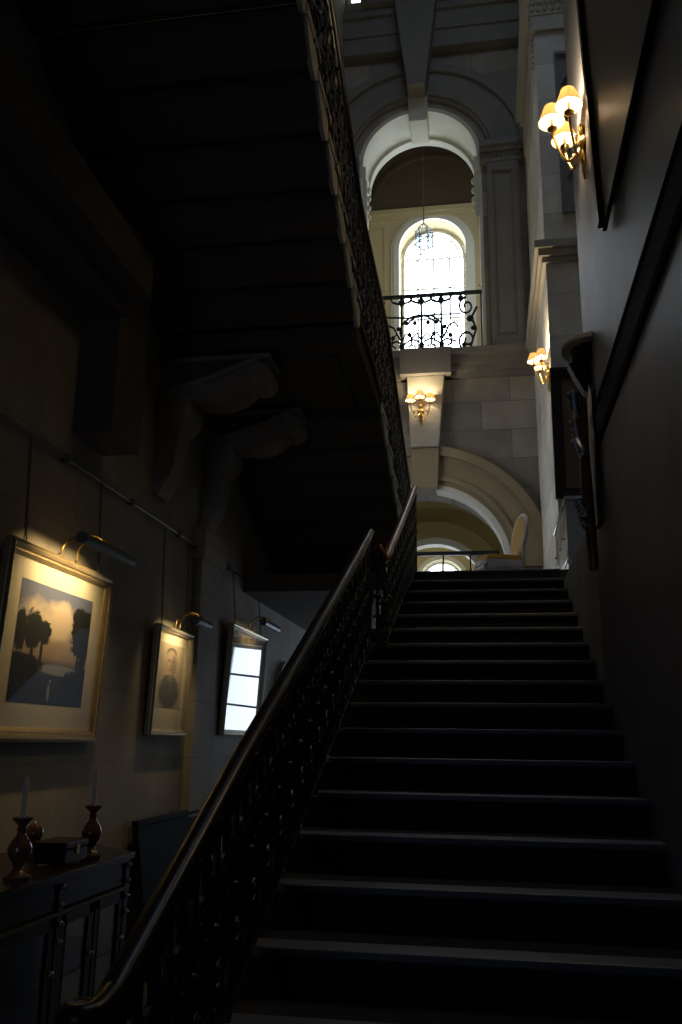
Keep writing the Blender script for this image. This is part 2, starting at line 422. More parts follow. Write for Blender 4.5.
struct(wedge(-1.2, -.76, -1.21, -.73, 5.70, 6.41, YF-.2, YF+.3), 'trim_8', M['stone_brown'], 'lower block of the keystone over the lower arch', 'keystone', bevel=.012)
# balcony cornice
bc = MB()
for z0, z1, d in ((7.72, 7.82, .10), (7.82, 7.93, .16), (7.93, 8.07, .22), (8.07, BALC, .30)): bc.box(XL, .93, YF-d, YF, z0, z1)
bc.box(-1.38, -.5, YF-.36, YF, 7.72, BALC)
struct(bc, 'trim_9', M['stone_grey'], 'stone cornice at the foot of the iron balcony', 'cornice')
# panelled pilasters and imposts beside the upper arch
for i, (a, b) in enumerate(((.22, .80), (-2.5, -2.24))):
    m = MB().box(a, b, YF-.08, YF, BALC, 12.05)
    fr = (a+.10, b-.12) if i == 0 else (a+.05, b-.05)
    for x0, x1, z0, z1 in ((a, fr[0], BALC, 12.05), (fr[1], b, BALC, 12.05), (fr[0], fr[1], BALC, BALC+.25), (fr[0], fr[1], 11.8, 12.05)): m.box(x0, x1, YF-.13, YF-.08, z0, z1)
    m.box(fr[0]+.04, fr[1]-.04, YF-.10, YF-.08, BALC+.32, 11.72)
    struct(m, 'trim_%d' % (10+i), M['stone_grey'], ['panelled pilaster right of the iron balcony', 'panelled pilaster left of the iron balcony'][i], 'pilaster')
for i, (a, b) in enumerate(((.1, .86), (-2.5, -2.16))):
    m = MB()
    for z0, z1, d in ((11.98, 12.04, .15), (12.04, 12.20, .12), (12.20, 12.27, .2), (12.27, 12.36, .25)): m.box(a, b, YF-d, YF, z0, z1)
    x = a+.05
    while x < b-.03: m.ball((x, YF-.13, 12.12), .03, 6, 4, (1, .8, 1.8)); x += .075
    struct(m, 'trim_%d' % (12+i), M['stone_grey'], ['carved impost capital right of the upper arch', 'carved impost capital left of the upper arch'][i], 'capital')
for i, sx in enumerate((-1, 1)):       # pale carved brackets on the jambs inside the upper arch
    m = MB(); x = ACX+sx*1.08
    m.box(x-.05, x+.05, YF+.05, YF+.58, 12.0, 12.25)
    m.prism([(YF+.12, 12.0), (YF+.5, 12.0), (YF+.44, 11.3), (YF+.31, 11.15), (YF+.18, 11.3)], 'x', x-.06, x+.06)
    for q in range(7): m.ball((x-sx*.06, YF+.31+.06*(-1)**q, 11.95-q*.1), .06, 8, 5)
    struct(m, 'trim_%d' % (14+i), M['stone_pale'], ['white carved bracket on the left jamb of the upper arch', 'white carved bracket on the right jamb of the upper arch'][i], 'bracket')
# entablature
en = MB()
for z0, z1, d in ((14.62, 15.0, .20), (15.0, 15.42, .24), (15.42, 15.6, .30), (15.6, 15.72, .42), (15.72, 15.95, .52)): en.box(XL if z0 < 15.5 else -2.12, 1.0, YF-d, YF, z0, z1)
struct(en, 'trim_16', M['stone_grey'], 'banded stone entablature across the top of the far wall', 'entablature')

# landing and its edge
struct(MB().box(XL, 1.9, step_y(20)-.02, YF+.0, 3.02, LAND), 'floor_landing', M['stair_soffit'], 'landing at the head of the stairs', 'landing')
# lower flight: solid profile plus nosings
prof = [(step_y(1), 0)]
for k in range(1, 21):
    prof += [(step_y(k), RISE*k-.035), (step_y(k)-.03, RISE*k-.03), (step_y(k)-.03, RISE*k), (step_y(k+1) if k < 20 else step_y(20)+.03, RISE*k)]
prof += [(step_y(20)+.03, 3.0), (step_y(20)-.5, 2.6), (step_y(8), 0)]
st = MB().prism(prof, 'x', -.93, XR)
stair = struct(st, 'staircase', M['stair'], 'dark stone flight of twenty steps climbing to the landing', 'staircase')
for k in range(1, 21):
    MB().box(-.95, XR, step_y(k)-.036, step_y(k)+.11, RISE*k-.028, RISE*k+.004).build('step_nosing', M['nosing'], stair, (0, step_y(k), RISE*k), bevel=.008)
# low wall that carries the right end of the upper steps
struct(MB().box(XR, 1.75, 5.85, step_y(20), 0, 3.02), 'wall_stair', M['stone_x'], 'low stone side wall under the right edge of the landing', 'wall')

# upper flight: cantilevered steps with a stepped soffit and a flat half landing
UX0, UX1 = XL, -.92
upper = empty('upper_staircase', (UX0, 11, LAND), 'dark cantilevered stone flight overhead, rising towards the viewer', 'staircase', kind='structure')
def ustep(y1, run, ztop, rise):
    """one stone step, front (far) edge at y1, going back towards the viewer by run"""
    m = MB(); y0 = y1-run
    pr = [(y1+.04, ztop), (y1+.04, ztop-.05), (y1, ztop-.07), (y1-.01, ztop-rise+.02), (y1-.05, ztop-rise-.05), (y1-.14, ztop-rise-.09), (y0+.10, ztop-.19), (y0+.03, ztop-.13), (y0, ztop-.10), (y0, ztop)]
    m.prism(pr, 'x', UX0, UX1)
    # moulded end: paler return of the tread with a scroll under it
    return m
ub = []
y, z = 11.0, LAND
for k in range(8):
    z += .165; ub.append((y, .425, z, .165)); y -= .425
def put_steps(lst):
    for (yy, rn, zz, rs) in lst:
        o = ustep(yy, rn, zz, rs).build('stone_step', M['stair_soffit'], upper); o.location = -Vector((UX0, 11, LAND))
        e = MB().box(UX1-.02, UX1+.03, yy-rn, yy+.06, zz-.055, zz).prism([(yy-rn+.03, zz-.055), (yy+.02, zz-.055), (yy+.02, zz-.20), (yy-.06, zz-.26), (yy-.14, zz-.25), (yy-rn+.06, zz-.13)], 'x', UX1-.01, UX1+.02)
        e.build('step_end', M['stone_pale'], o, bevel=.006)
put_steps(ub)
yl1 = y; zl = z+.165; yl0 = 6.1
m = MB().box(UX0, UX1, yl0, yl1+.04, zl-.2, zl).box(UX0, UX1+.03, yl0, yl1+.04, zl-.055, zl)
m.box(UX0+.25, UX1-.2, yl0+.2, yl1-.2, zl-.23, zl-.19)
m.build('half_landing', M['stair_soffit'], upper).location = -Vector((UX0, 11, LAND))
y, z = yl0, zl; ub2 = []
for k in range(15):
    z += .14; ub2.append((y, .36, z, .14)); y -= .36
put_steps(ub2)
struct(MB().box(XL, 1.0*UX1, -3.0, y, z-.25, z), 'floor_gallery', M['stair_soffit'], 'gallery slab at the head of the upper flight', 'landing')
zg = z
# consoles under the half landing
for i, (yc, zc, lab) in enumerate(((6.25, 4.43, 'carved scroll console under the half landing, nearer one'), (7.42, 4.43, 'carved scroll console under the half landing, farther one'))):
    m = MB(); top = []; bot = []
    for t in range(13):
        u = t/12
        x = XL+.02+.78*u
        top.append((x, zc-.30+.26*(u**1.3))); bot.append((x, zc-.52+.32*u+.07*S(u*PI*2)))
    m.prism(top+bot[::-1], 'y', yc-.14, yc+.14)
    for (px, pz, r) in ((XL+.80, zc-.15, .10), (XL+.12, zc-.42, .17)):
        m.lathe([(0, -.17), (r*.7, -.17), (r, -.15), (r, .15), (r*.7, .17), (0, .17)], (px, yc, pz), 18, 'y')
    m.tube([(XL+.02+.78*t/10, yc-.15, zc-.28+.25*((t/10)**1.3)) for t in range(11)], .03, 6)
    m.tube([(XL+.02+.78*t/10, yc+.15, zc-.28+.25*((t/10)**1.3)) for t in range(11)], .03, 6)
    m.prism([(XL, zc-.35), (XL+.22, zc-.45), (XL+.15, zc-.9), (XL+.05, zc-1.1), (XL, zc-1.1)], 'y', yc-.12, yc+.12)
    m.box(XL, XL+.9, yc-.17, yc+.17, zc-.04, zc)
    struct(m, 'trim_%d' % (17+i), M['stone_x'], lab, 'console', bevel=.006)
# shallow pilaster below each console and deep cornice nearer
struct(MB().box(XL, XL+.07, 7.2, 7.75, 0, 3.33).box(XL, XL+.10, 7.16, 7.79, 3.05, 3.33), 'trim_19', M['stone_x'], 'flat wall pilaster between the portrait and the bright glazed picture', 'pilaster')
struct(MB().box(XL, XL+.45, -3, 4.8, 4.22, 4.5).box(XL, XL+.3, -3, 4.8, 4.12, 4.22).box(XL, XL+.25, 4.8, 5.25, 3.35, 5.5), 'trim_20', M['stair_soffit'], 'dark cornice and pier high on the left wall', 'cornice')
# doorway arch on the left wall far back
m = MB()
i0 = len(m.v); m.ring(0, 0, .48, .62, 0, .06, 0, PI, 20).box(-.62, -.48, 0, .06, -1.8, 0).box(.48, .62, 0, .06, -1.8, 0)
m.xf(Matrix.Translation((XL+.061, 10.75, 1.85)) @ Matrix.Rotation(PI/2, 4, 'Z'), i0)
struct(m, 'trim_21', M['stone_pale'], 'pale arched doorway trim on the left wall far under the landing', 'door trim')

# ground-floor window under the landing, added landing light, clerestory
def rect_window(name, x0, x1, z0, z1, y, nx, nz, pane, label):
    e = empty(name, ((x0+x1)/2, y, z0), label, 'window', kind='structure')
    w, h = (x1-x0)/2, z1-z0; f = MB()
    f.box(-w, -w+.05, -.04, .04, 0, h).box(w-.05, w, -.04, .04, 0, h).box(-w, w, -.04, .04, 0, .05).box(-w, w, -.04, .04, h-.05, h)
    for i in range(1, nx): f.box(-w+2*w*i/nx-.015, -w+2*w*i/nx+.015, -.03, .03, 0, h)
    for i in range(1, nz): f.box(-w, w, -.03, .03, h*i/nz-.018, h*i/nz+.018)
    f.build('window_frame', M['cream_trim'], e)
    MB().box(-w, w, .045, .055, 0, h).build('pane', pane, e)
    return e
rect_window('window_1', -2.05, -.42, .9, 2.92, YF+.25, 1, 4, M['hall_pane'], 'bright hall window under the landing, seen mirrored in a picture')
e = empty('landing_fill', (XL, 12.4, 4.2), 'added light panel framed like a tall window on the left wall, unseen behind the upper flight', 'window', kind='structure')  # unseen panel added to brighten the landing, chair and far wall
MB().box(.0, .012, -.75, .75, 0, 2.6).build('pane', M['landing_glow'], e)
f = MB().box(-.0, .05, -.8, -.75, 0, 2.6).box(-.0, .05, .75, .8, 0, 2.6).box(0, .05, -.8, .8, -.05, 0).box(0, .05, -.8, .8, 2.6, 2.65).box(0, .03, -.015, .015, 0, 2.6)
for q in (.65, 1.3, 1.95): f.box(0, .03, -.75, .75, q-.015, q+.015)
f.build('window_frame', M['white_paint'], e)
rect_window('window_2', -2.44, -2.12, 16.08, 16.9, YF+.12, 1, 2, M['day_soft'], 'small clerestory window at the top left of the far wall')

# ------------------------------------------------------------------ rooms beyond the arches
def room_walls(x0, x1, y0, y1, z0, z1, t=.25): return MB().box(x0-t, x0, y0, y1, z0, z1).box(x1, x1+t, y0, y1, z0, z1)
UY = 18.0
struct(MB().box(-3.2, 1.2, YF+1.0, UY+.6, BALC-.3, BALC), 'floor_upper', M['cream'], 'floor of the cream upper room behind the iron balcony', 'floor')
struct(room_walls(-3.0, .95, YF+1.0, UY, BALC, 13.5), 'wall_upper_sides', M['cream'], 'cream side walls of the upper room', 'wall')
m = MB(); arch_wall(m, -3.25, 1.2, BALC, 13.5, UY, UY+.55, [(-1.0, .76, 9.4, 12.46, True)])
uw = struct(m, 'wall_upper_end', M['cream'], 'cream end wall of the upper room with a round-topped window', 'wall')
for (a, b) in ((-2.62, -2.08), (.02, .6)):   # panel mouldings on the cream wall
    for z0, z1 in ((9.5, 11.2), (11.45, 13.1)):
        q = MB().box(a, a+.03, UY-.02, UY, z0, z1).box(b-.03, b, UY-.02, UY, z0, z1).box(a, b, UY-.02, UY, z0, z0+.03).box(a, b, UY-.02, UY, z1-.03, z1)
        q.build('panel_moulding', M['cream'], uw)
m = MB().ring(-1.0, 12.46, .76, .88, UY-.06, UY, 0, PI, 32).ring(-1.0, 12.46, .88, .95, UY-.03, UY, 0, PI, 32)
for sx in (-1, 1):
    a, b, c = -1.0+sx*.76, -1.0+sx*.88, -1.0+sx*.95
    m.box(min(a, b), max(a, b), UY-.06, UY, 9.4, 12.46).box(min(b, c), max(b, c), UY-.03, UY, 9.4, 12.46)
struct(m, 'trim_22', M['cream_trim'], 'white moulded surround of the upper round-topped window', 'window trim')
struct(MB().box(-3.0, .95, UY-.12, UY, 13.38, 13.5).box(-3.0, .95, UY-.08, UY, 13.28, 13.38), 'trim_23', M['cream'], 'cream cornice under the brown vault', 'cornice')
m = MB().ring(ACX, 13.5, 1.98, 2.2, YF+1.0, UY+.3, 0, PI, 32)
m.prism([(ACX+1.99*Cc(PI*i/24), 13.5+1.99*S(PI*i/24)) for i in range(25)], 'y', UY, UY+.25)
m.ring(ACX, 13.5, 1.35, 1.43, UY-.06, UY, 0, PI, 24)
m.ring(ACX, 13.5, 1.9, 1.99, 16.2, 16.5, 0, PI, 24)
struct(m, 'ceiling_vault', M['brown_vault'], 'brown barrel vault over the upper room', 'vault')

def arched_window(name, cx, half, zb, zs, y, cols, rows, pane, label, fan=4, mat_f='white_paint', inner=True):
    e = empty(name, (cx, y, zb), label, 'window', kind='structure')
    h = zs-zb; f = MB(); w = half
    f.ring(0, h, w-.06, w, -.04, .04, 0, PI, 32).box(-w, -w+.06, -.04, .04, 0, h).box(w-.06, w, -.04, .04, 0, h).box(-w, w, -.04, .04, 0, .06)
    if inner: f.ring(0, h, w-.155, w-.12, -.03, .03, 0, PI, 32)
    for i in range(1, cols): f.box(-w+2*w*i/cols-.018, -w+2*w*i/cols+.018, -.02, .02, 0, h)
    for i in range(1, rows+1): f.box(-w, w, -.02, .02, h*i/rows-.018, h*i/rows+.018)
    f.ring(0, h, w*.42, w*.42+.025, -.02, .02, 0, PI, 24)
    for i in range(1, fan):
        a = PI*i/fan; f.tube([(w*.43*Cc(a), 0, h+w*.43*S(a)), (w*.98*Cc(a), 0, h+w*.98*S(a))], .018, 6)
    f.build('window_frame', M[mat_f], e)
    p = [(-w, 0), (w, 0)]+[(w*Cc(PI*i/32), h+w*S(PI*i/32)) for i in range(33)]
    MB().prism(p, 'y', .05, .06).build('pane', pane, e)
    return e
arched_window('window_3', -1.0, .74, 9.4, 12.46, UY+.45, 4, 4, M['day'], 'bright round-topped window in the upper room behind the balcony')
rect_w = empty('upper_room_fill', (.9, 16.3, 10.2), 'added unseen light panel at the side of the upper room', 'window', kind='structure')  # glowing panel added out of view to light the cream end wall
MB().box(.02, .04, -.6, .6, 0, 2.6).build('pane', M['day_soft'], rect_w)
f = MB().box(-.03, .02, -.65, -.6, 0, 2.6).box(-.03, .02, .6, .65, 0, 2.6).box(-.03, .02, -.65, .65, -.05, 0).box(-.03, .02, -.65, .65, 2.6, 2.65).box(-.02, .02, -.015, .015, 0, 2.6)
for q in (.65, 1.3, 1.95): f.box(-.02, .02, -.6, .6, q-.015, q+.015)
f.build('window_frame', M['white_paint'], rect_w)

# lower rooms: vault, inner arch, smaller vault, fanlight
LY1, LY2 = 17.0, 20.0
struct(MB().box(-3.2, 1.5, YF, LY2+.5, 3.0, LAND), 'floor_passage', M['stair'], 'floor of the ochre passage beyond the lower arch', 'floor')
struct(room_walls(ACX-1.72, ACX+1.72, YF+1.0, LY1, LAND, 4.35), 'wall_passage_sides', M['olive'], 'ochre side walls of the passage beyond the lower arch', 'wall')
struct(MB().ring(ACX, 4.35, 1.72, 2.0, YF+1.0, LY1, 0, PI, 36), 'ceiling_passage', M['olive'], 'ochre barrel vault beyond the lower arch', 'vault')
m = MB(); arch_wall(m, ACX-2.0, ACX+2.0, LAND, 6.4, LY1, LY1+.3, [(-1.0, 1.1, LAND, 4.35, True)])
struct(m, 'wall_passage_end', M['olive'], 'ochre wall with the inner arch of the passage', 'wall')
struct(MB().ring(-1.0, 4.35, 1.1, 1.42, LY1-.06, LY1, 0, PI, 32).ring(-1.0, 4.35, 1.34, 1.42, LY1-.1, LY1, 0, PI, 32), 'trim_24', M['olive'], 'ochre moulding round the inner arch of the passage', 'arch moulding')
struct(MB().ring(-1.0, 4.35, .98, 1.1, LY1+.0, LY1+.3, 0, PI, 32), 'trim_25', M['cream_trim'], 'cream rim of the inner arch of the passage', 'arch lining')
struct(room_walls(-2.3, .3, LY1+.3, LY2, LAND, 4.8), 'wall_lobby_sides', M['cream'], 'cream side walls of the far lobby', 'wall')
struct(MB().ring(-1.0, 4.8, 1.3, 1.5, LY1+.3, LY2+.2, 0, PI, 32), 'ceiling_lobby', M['cream'], 'cream vault of the far lobby', 'vault')
m = MB(); arch_wall(m, -2.4, .4, LAND, 6.2, LY2, LY2+.3, [(-1.0, .52, LAND+.2, 5.1, True)])
struct(m, 'wall_lobby_end', M['cream'], 'cream end wall of the far lobby', 'wall')
struct(MB().ring(-1.0, 5.1, .52, .62, LY2-.05, LY2, 0, PI, 28), 'trim_26', M['cream_trim'], 'pale surround of the far fanlight', 'window trim')
e = empty('passage_fill', (ACX-1.70, 16.25, 3.6), 'added light panel at the side of the ochre passage, hidden from the stairs', 'window', kind='structure')  # added glow for the ochre vault, out of sight
MB().box(-.012, .0, -.4, .4, 0, 1.1).build('pane', M['day_soft'], e)
MB().box(-.015, .03, -.44, -.4, 0, 1.1).box(-.015, .03, .4, .44, 0, 1.1).box(-.015, .03, -.44, .44, -.04, 0).box(-.015, .03, -.44, .44, 1.1, 1.14).box(-.015, .02, -.012, .012, 0, 1.1).build('window_frame', M['white_paint'], e)
e = empty('lobby_fill', (-2.28, 18.6, 3.7), 'added light panel at the side of the far lobby, hidden from the stairs', 'window', kind='structure')  # hidden glowing panel added to brighten the lobby beyond the inner arch
MB().box(-.012, .0, -.5, .5, 0, 1.1).build('pane', M['day_soft'], e)
MB().box(-.015, .03, -.54, -.5, 0, 1.1).box(-.015, .03, .5, .54, 0, 1.1).box(-.015, .03, -.54, .54, -.04, 0).box(-.015, .03, -.54, .54, 1.1, 1.14).box(-.015, .02, -.012, .012, 0, 1.1).build('window_frame', M['white_paint'], e)
arched_window('window_4', -1.0, .5, LAND+.2, 5.1, LY2+.12, 3, 4, M['day'], 'small bright fanlight glimpsed just above the top step', 4, 'white_paint', False)

# ------------------------------------------------------------------ right pier on the landing
struct(MB().box(.93, 1.78, 11.1, YF, LAND, ZT), 'wall_pier', M['stone_pier'], 'pale stone pier rising from the landing on the right', 'pier')
m = MB()
for z0, z1, d in ((7.9, 7.98, .05), (7.98, 8.08, .10), (8.08, BALC, .15)): m.box(.93-d, 1.76, 11.1-d, YF-.3, z0, z1)
struct(m, 'trim_27', M['stone_plain'], 'stone string course round the right pier', 'string course', bevel=.008)
m = MB()
for z0, z1, d in ((11.72, 11.8, .05), (11.8, 12.0, .03), (12.0, 12.34, .04), (12.34, 12.44, .10), (12.44, 12.6, .16)): m.box(.93-d, 1.76, 11.1-d, YF-.55, z0, z1)
x = .9
while x < 1.72:
    for q in range(2): m.ball((x+.04*q, 11.06, 12.1+.13*q), .045, 7, 5, (1, .6, 1.2))
    m.tube([(x+.03*Cc(t)*(1-t/8), 11.05, 12.17+.06*S(t)*(1-t/8)) for t in [i*.6 for i in range(10)]], .012, 5)
    x += .10
yy = 11.2
while yy < 13.8:
    m.ball((.89, yy, 12.12), .05, 7, 5, (.6, 1, 1.6)); yy += .12
for q in range(9): m.ball((.895, 11.16, 11.95-.1*q), .04*(1-.06*q), 7, 5)
struct(m, 'trim_28', M['stone_plain'], 'carved capital at the top of the right pier', 'capital')
m = MB().box(1.21, 1.72, 11.07, 11.1, 8.7, 11.25)
m2 = MB()
for x0, x1, z0, z1 in ((1.19, 1.22, 8.68, 11.27), (1.19, 1.74, 11.25, 11.3), (1.19, 1.74, 8.65, 8.7)): m2.box(x0, x1, 11.03, 11.1, z0, z1)
pn = struct(m, 'trim_29', M['stone_panel'], 'dark carved panel set in the front of the right pier', 'panel')
for zc, r in ((10.75, .15), (10.2, .12), (9.75, .18), (9.2, .14)):
    for sx in (-1, 1): m2.tube([(1.45+sx*(.02+r*Cc(t)*(1-t/9)), 11.05, zc+r*S(t)*(1-t/9)) for t in [i*.5 for i in range(14)]], .018, 5)
    m2.ball((1.45, 11.06, zc-.22), .05, 8, 5, (1, .5, 1.6))
m2.build('carved_relief', M['stone_panel'], pn)
m = MB().box(.93-.06, 1.76, 11.04, YF-.1, LAND, 3.55).box(.93-.03, 1.76, 11.07, YF-.1, 3.55, 3.62)
struct(m, 'baseboard_pier', M['stone_plain'], 'stone plinth at the foot of the right pier', 'plinth')
# rail moulding along the right wall
m = MB(); m.prism([(XR, 3.32), (XR-.015, 3.33), (XR-.02, 3.36), (XR-.02, 3.52), (XR-.028, 3.55), (XR-.02, 3.58), (XR, 3.59)], 'y', -3.0, 5.85)
struct(m, 'trim_30', M['matte_black'], 'dark rail moulding running along the right wall', 'moulding')

# ------------------------------------------------------------------ wrought iron
def spiral(c, r, turns, a0, sgn=1, n=18, r1=.18):
    out = []
    for i in range(n+1):
        t = i/n; a = a0+sgn*turns*2*PI*t; rr = r*(1-t*(1-r1)); out.append((c[0]+rr*Cc(a), c[1]+rr*S(a)))
    return out
def scroll_paths(w, h, style=0):
    """curves of one ironwork panel in (u, v), u 0..w, v 0..h"""
    c = w/2; R = min(w*.27, h*.2); P = []
    for s in (-1, 1):
        x = c+s*w*.22
        P.append(spiral((x, h*.73), R, 1.3, -PI/2, s)); P.append(spiral((x, h*.27), R, 1.3, PI/2, -s))
        P.append([(x, h*.73-R), (c+s*w*.07, h*.5), (x, h*.27+R)])
        P.append([(c+s*w*.03, h*.95), (c+s*w*.17, h*.9), (c+s*w*.36, h*.97)])
        P.append([(c+s*w*.03, h*.06), (c+s*w*.2, h*.1), (c+s*w*.4, h*.03)])
    P.append([(c, h*.02), (c, h*.98)])
    L = [((c, h*.5), .05), ((c, h*.86), .035), ((c, h*.14), .035)]
    for s in (-1, 1): L += [((c+s*w*.3, h*.5), .03), ((c+s*w*.22, h*.73), .022), ((c+s*w*.22, h*.27), .022)]
    return P, L
def iron_run(name, label, cat, pts, npan, rail_r=.036, bar_r=.011, scr_r=.010, mat_rail='rail', bar_end=True, group=None):
    """balustrade along stations pts = [(x, y, z_base, z_rail)]; pieces between stations follow the slope"""
    o = Vector((pts[0][0], pts[0][1], pts[0][2])); root = empty(name, o, label, cat, group=group)
    seg = [0]
    for a, b in zip(pts, pts[1:]): seg.append(seg[-1]+math.hypot(b[0]-a[0], b[1]-a[1]))
    L = seg[-1]
    def at(s):
        s = max(0, min(L, s))
        for i in range(len(seg)-1):
            if s <= seg[i+1]+1e-9:
                t = (s-seg[i])/max(1e-9, seg[i+1]-seg[i]); a, b = pts[i], pts[i+1]
                return [a[j]+(b[j]-a[j])*t for j in range(4)]
        return list(pts[-1])
    def P(s, v):
        x, y, zb, zt = at(s); return Vector((x, y, zb+(zt-zb)*v))-o
    hnom = .9
    MB().tube([P(s, 1.0) for s in [L*i/40 for i in range(41)]], rail_r, 12, rail_r*.72).build('handrail', M[mat_rail], root, smooth=True)
    MB().tube([P(L*i/40, .93) for i in range(41)], .013, 4).build('top_bar', M['iron'], root)
    MB().tube([P(L*i/40, .06) for i in range(41)], .013, 4).build('bottom_bar', M['iron'], root)
    w = L/npan
    for k in range(npan+1):
        s = k*w
        MB().tube([P(s, 0), P(s, .97)], bar_r, 6).ball(P(s, .5), bar_r*2.2, 8, 5).ball(P(s, .9), bar_r*1.8, 8, 5).build('baluster', M['iron'], root, smooth=True)
    for k in range(npan):
        pa, leaf = scroll_paths(w, hnom); m = MB()
        for c in pa:
            q = [P(k*w+u, .06+.87*v/hnom) for u, v in c]
            m.tube(q, scr_r, 5)
        for (u, v), r in leaf:
            m.ball(P(k*w+u, .06+.87*v/hnom), r, 7, 4, (.5, 1, 1.3))
        m.build('scroll_panel', M['iron'], root)
    return root
def sz(yv): return .447*(yv-1.622)
low = iron_run('stair_balustrade', 'black wrought iron balustrade with dark polished handrail beside the lower steps', 'balustrade',
               [(-.85, 2.02, .04+sz(2.02), .95), (-.85, 3.03, sz(3.03)+.04, 1.46), (-.85, 4.72, sz(4.72)+.04, 2.26), (-.85, 6.36, sz(6.36)+.04, 3.05)], 22, scr_r=.014, bar_r=.013)
MB().lathe([(0, 0), (.04, 0), (.04, .05), (.022, .08), (.026, .35), (.045, .42), (.026, .5), (.022, .84), (.036, .88), (0, .9)], Vector((-.856, 6.34, sz(6.34)+.03))-low.location, 12).build('newel_post', M['iron'], low, smooth=True)
# curled end of the rail at the foot
cur = [(-.85+.0, 2.05, .965)]
MB().tube([Vector((-.85, 2.06-.02*i, .965-.004*i))-low.location for i in range(4)]+[Vector((-.885+.035*Cc(a)*(1-a/14), 1.99-.045*S(a)*(1-a/14), .948))-low.location for a in [.35*i for i in range(1, 19)]], [.034-.0006*i for i in range(22)], 10).build('rail_scroll', M['rail'], low, smooth=True)
top2 = iron_run('landing_balustrade', 'black iron balustrade with brown handrail coloured as warmly lit beside the top steps', 'balustrade',
                [(-.80, 6.43, sz(6.4)+.05, 2.96), (-.745, 6.46, sz(6.4)+.05, 2.86), (-.73, 7.6, sz(7.6)+.03, 3.44), (-.72, 9.0, 3.2, 4.16)], 13, mat_rail='rail_lit', scr_r=.014, bar_r=.013)
upb = [(-.90, 11.0, 3.2+.165, 4.2)]
upb += [(-.90, yl1+.2, 4.50, 5.45), (-.90, yl0-.1, zl+.02, zl+.88), (-.90, ub2[-1][0]-.2, ub2[-1][2], ub2[-1][2]+.86)]
iron_run('gallery_balustrade', 'black iron balustrade along the open edge of the overhead flight', 'balustrade', upb, 40, mat_rail='iron', scr_r=.013)

# balcony: freer scrollwork with flowers
def balcony():
    x0, x1, yb, h = ACX-1.15, ACX+1.15, YF+.14, 1.30
    r = empty('balcony_railing', (ACX, yb, BALC), 'black scrolled iron railing in the upper arch against the bright window', 'railing')
    w = 1.12
    MB().box(-w, w, -.035, .035, h-.05, h).build('top_rail', M['iron'], r)
    MB().box(-w, w, -.015, .015, .03, .055).build('bottom_rail', M['iron'], r)
    for s in (-1, 1): MB().box(s*(w-.04)-.014, s*(w-.04)+.014, -.014, .014, 0, h).build('end_post', M['iron'], r)
    for k in range(-1, 2):
        m = MB().tube([(k*.36, 0, .03), (k*.36, 0, 1.0)], .02, 6)
        for s in (-1, 1):
            m.tube([(k*.36+s*u, 0, v) for u, v in ((.0, .30), (.08, .42), (.17, .36), (.18, .24), (.10, .2))], .017, 5)
            m.tube([(k*.36+s*u, 0, v) for u, v in ((.0, .98), (.06, .90), (.16, .93), (.2, .99))], .022, 5)
            m.tube([(k*.36+s*.17+.0*t, 0, .62+.0*t) for t in (0, 1)], .016, 5)
        m.ball((k*.36, 0, .92), .055, 8, 5, (1, .4, 1.2)).ball((k*.36, 0, .22), .05, 8, 5, (1, .4, 1.3))
        m.build('baluster', M['iron'], r)
    for s in (-1, 1):
        m = MB()
        m.tube([(s*(.82)+a*.0+p[0], 0, p[1]) for p in spiral((0, .80), .15, 1.4, PI/2, s) for a in (0,)], .020, 5)
        m.tube([(s*.82+p[0], 0, p[1]) for p in spiral((0, .27), .17, 1.4, -PI/2, -s)], .020, 5)
        m.tube([(s*1.0, 0, .78), (s*.9, 0, .62), (s*.98, 0, .45), (s*.86, 0, .12), (s*.99, 0, .06)], .024, 5)
        for px, pz, rr in ((.88, .60, .055), (.93, .45, .04), (.72, .93, .05), (.86, .11, .045), (.76, .2, .04)): m.ball((s*px, 0, pz), rr, 8, 5, (1.2, .4, 1))
        m.build('end_scroll', M['iron'], r)
    m = MB()
    for t in range(2):
        s = -1 if t == 0 else 1
        m.tube([(s*(.05+.34*Cc(a)), 0, .44+.26*S(a)) for a in [PI*i/12 for i in range(-1, 11)]], .017, 5)
        for (px, pz) in ((.12, .58), (.27, .58), (.42, .50), (.22, .40), (.52, .36)):
            m.ball((s*px, 0, pz), .042, 8, 5, (1, .4, .9))
        m.tube([(s*.03, 0, .28), (s*.18, 0, .33), (s*.33, 0, .25), (s*.45, 0, .31), (s*.62, 0, .26)], .017, 5)
        m.tube([(s*.4, 0, .34), (s*.5, 0, .52), (s*.6, 0, .56), (s*.66, 0, .48)], .019, 5)
    m.tube([(-.7, 0, .70), (-.2, 0, .66), (.25, 0, .70), (.72, 0, .68)], .016, 5)
    m.build('flower_scrolls', M['iron'], r)
    for c in r.children:
        if c.name.split('.')[0] in ('baluster', 'end_scroll', 'flower_scrolls'): c.scale = (1, 1, 1.26)
balcony()

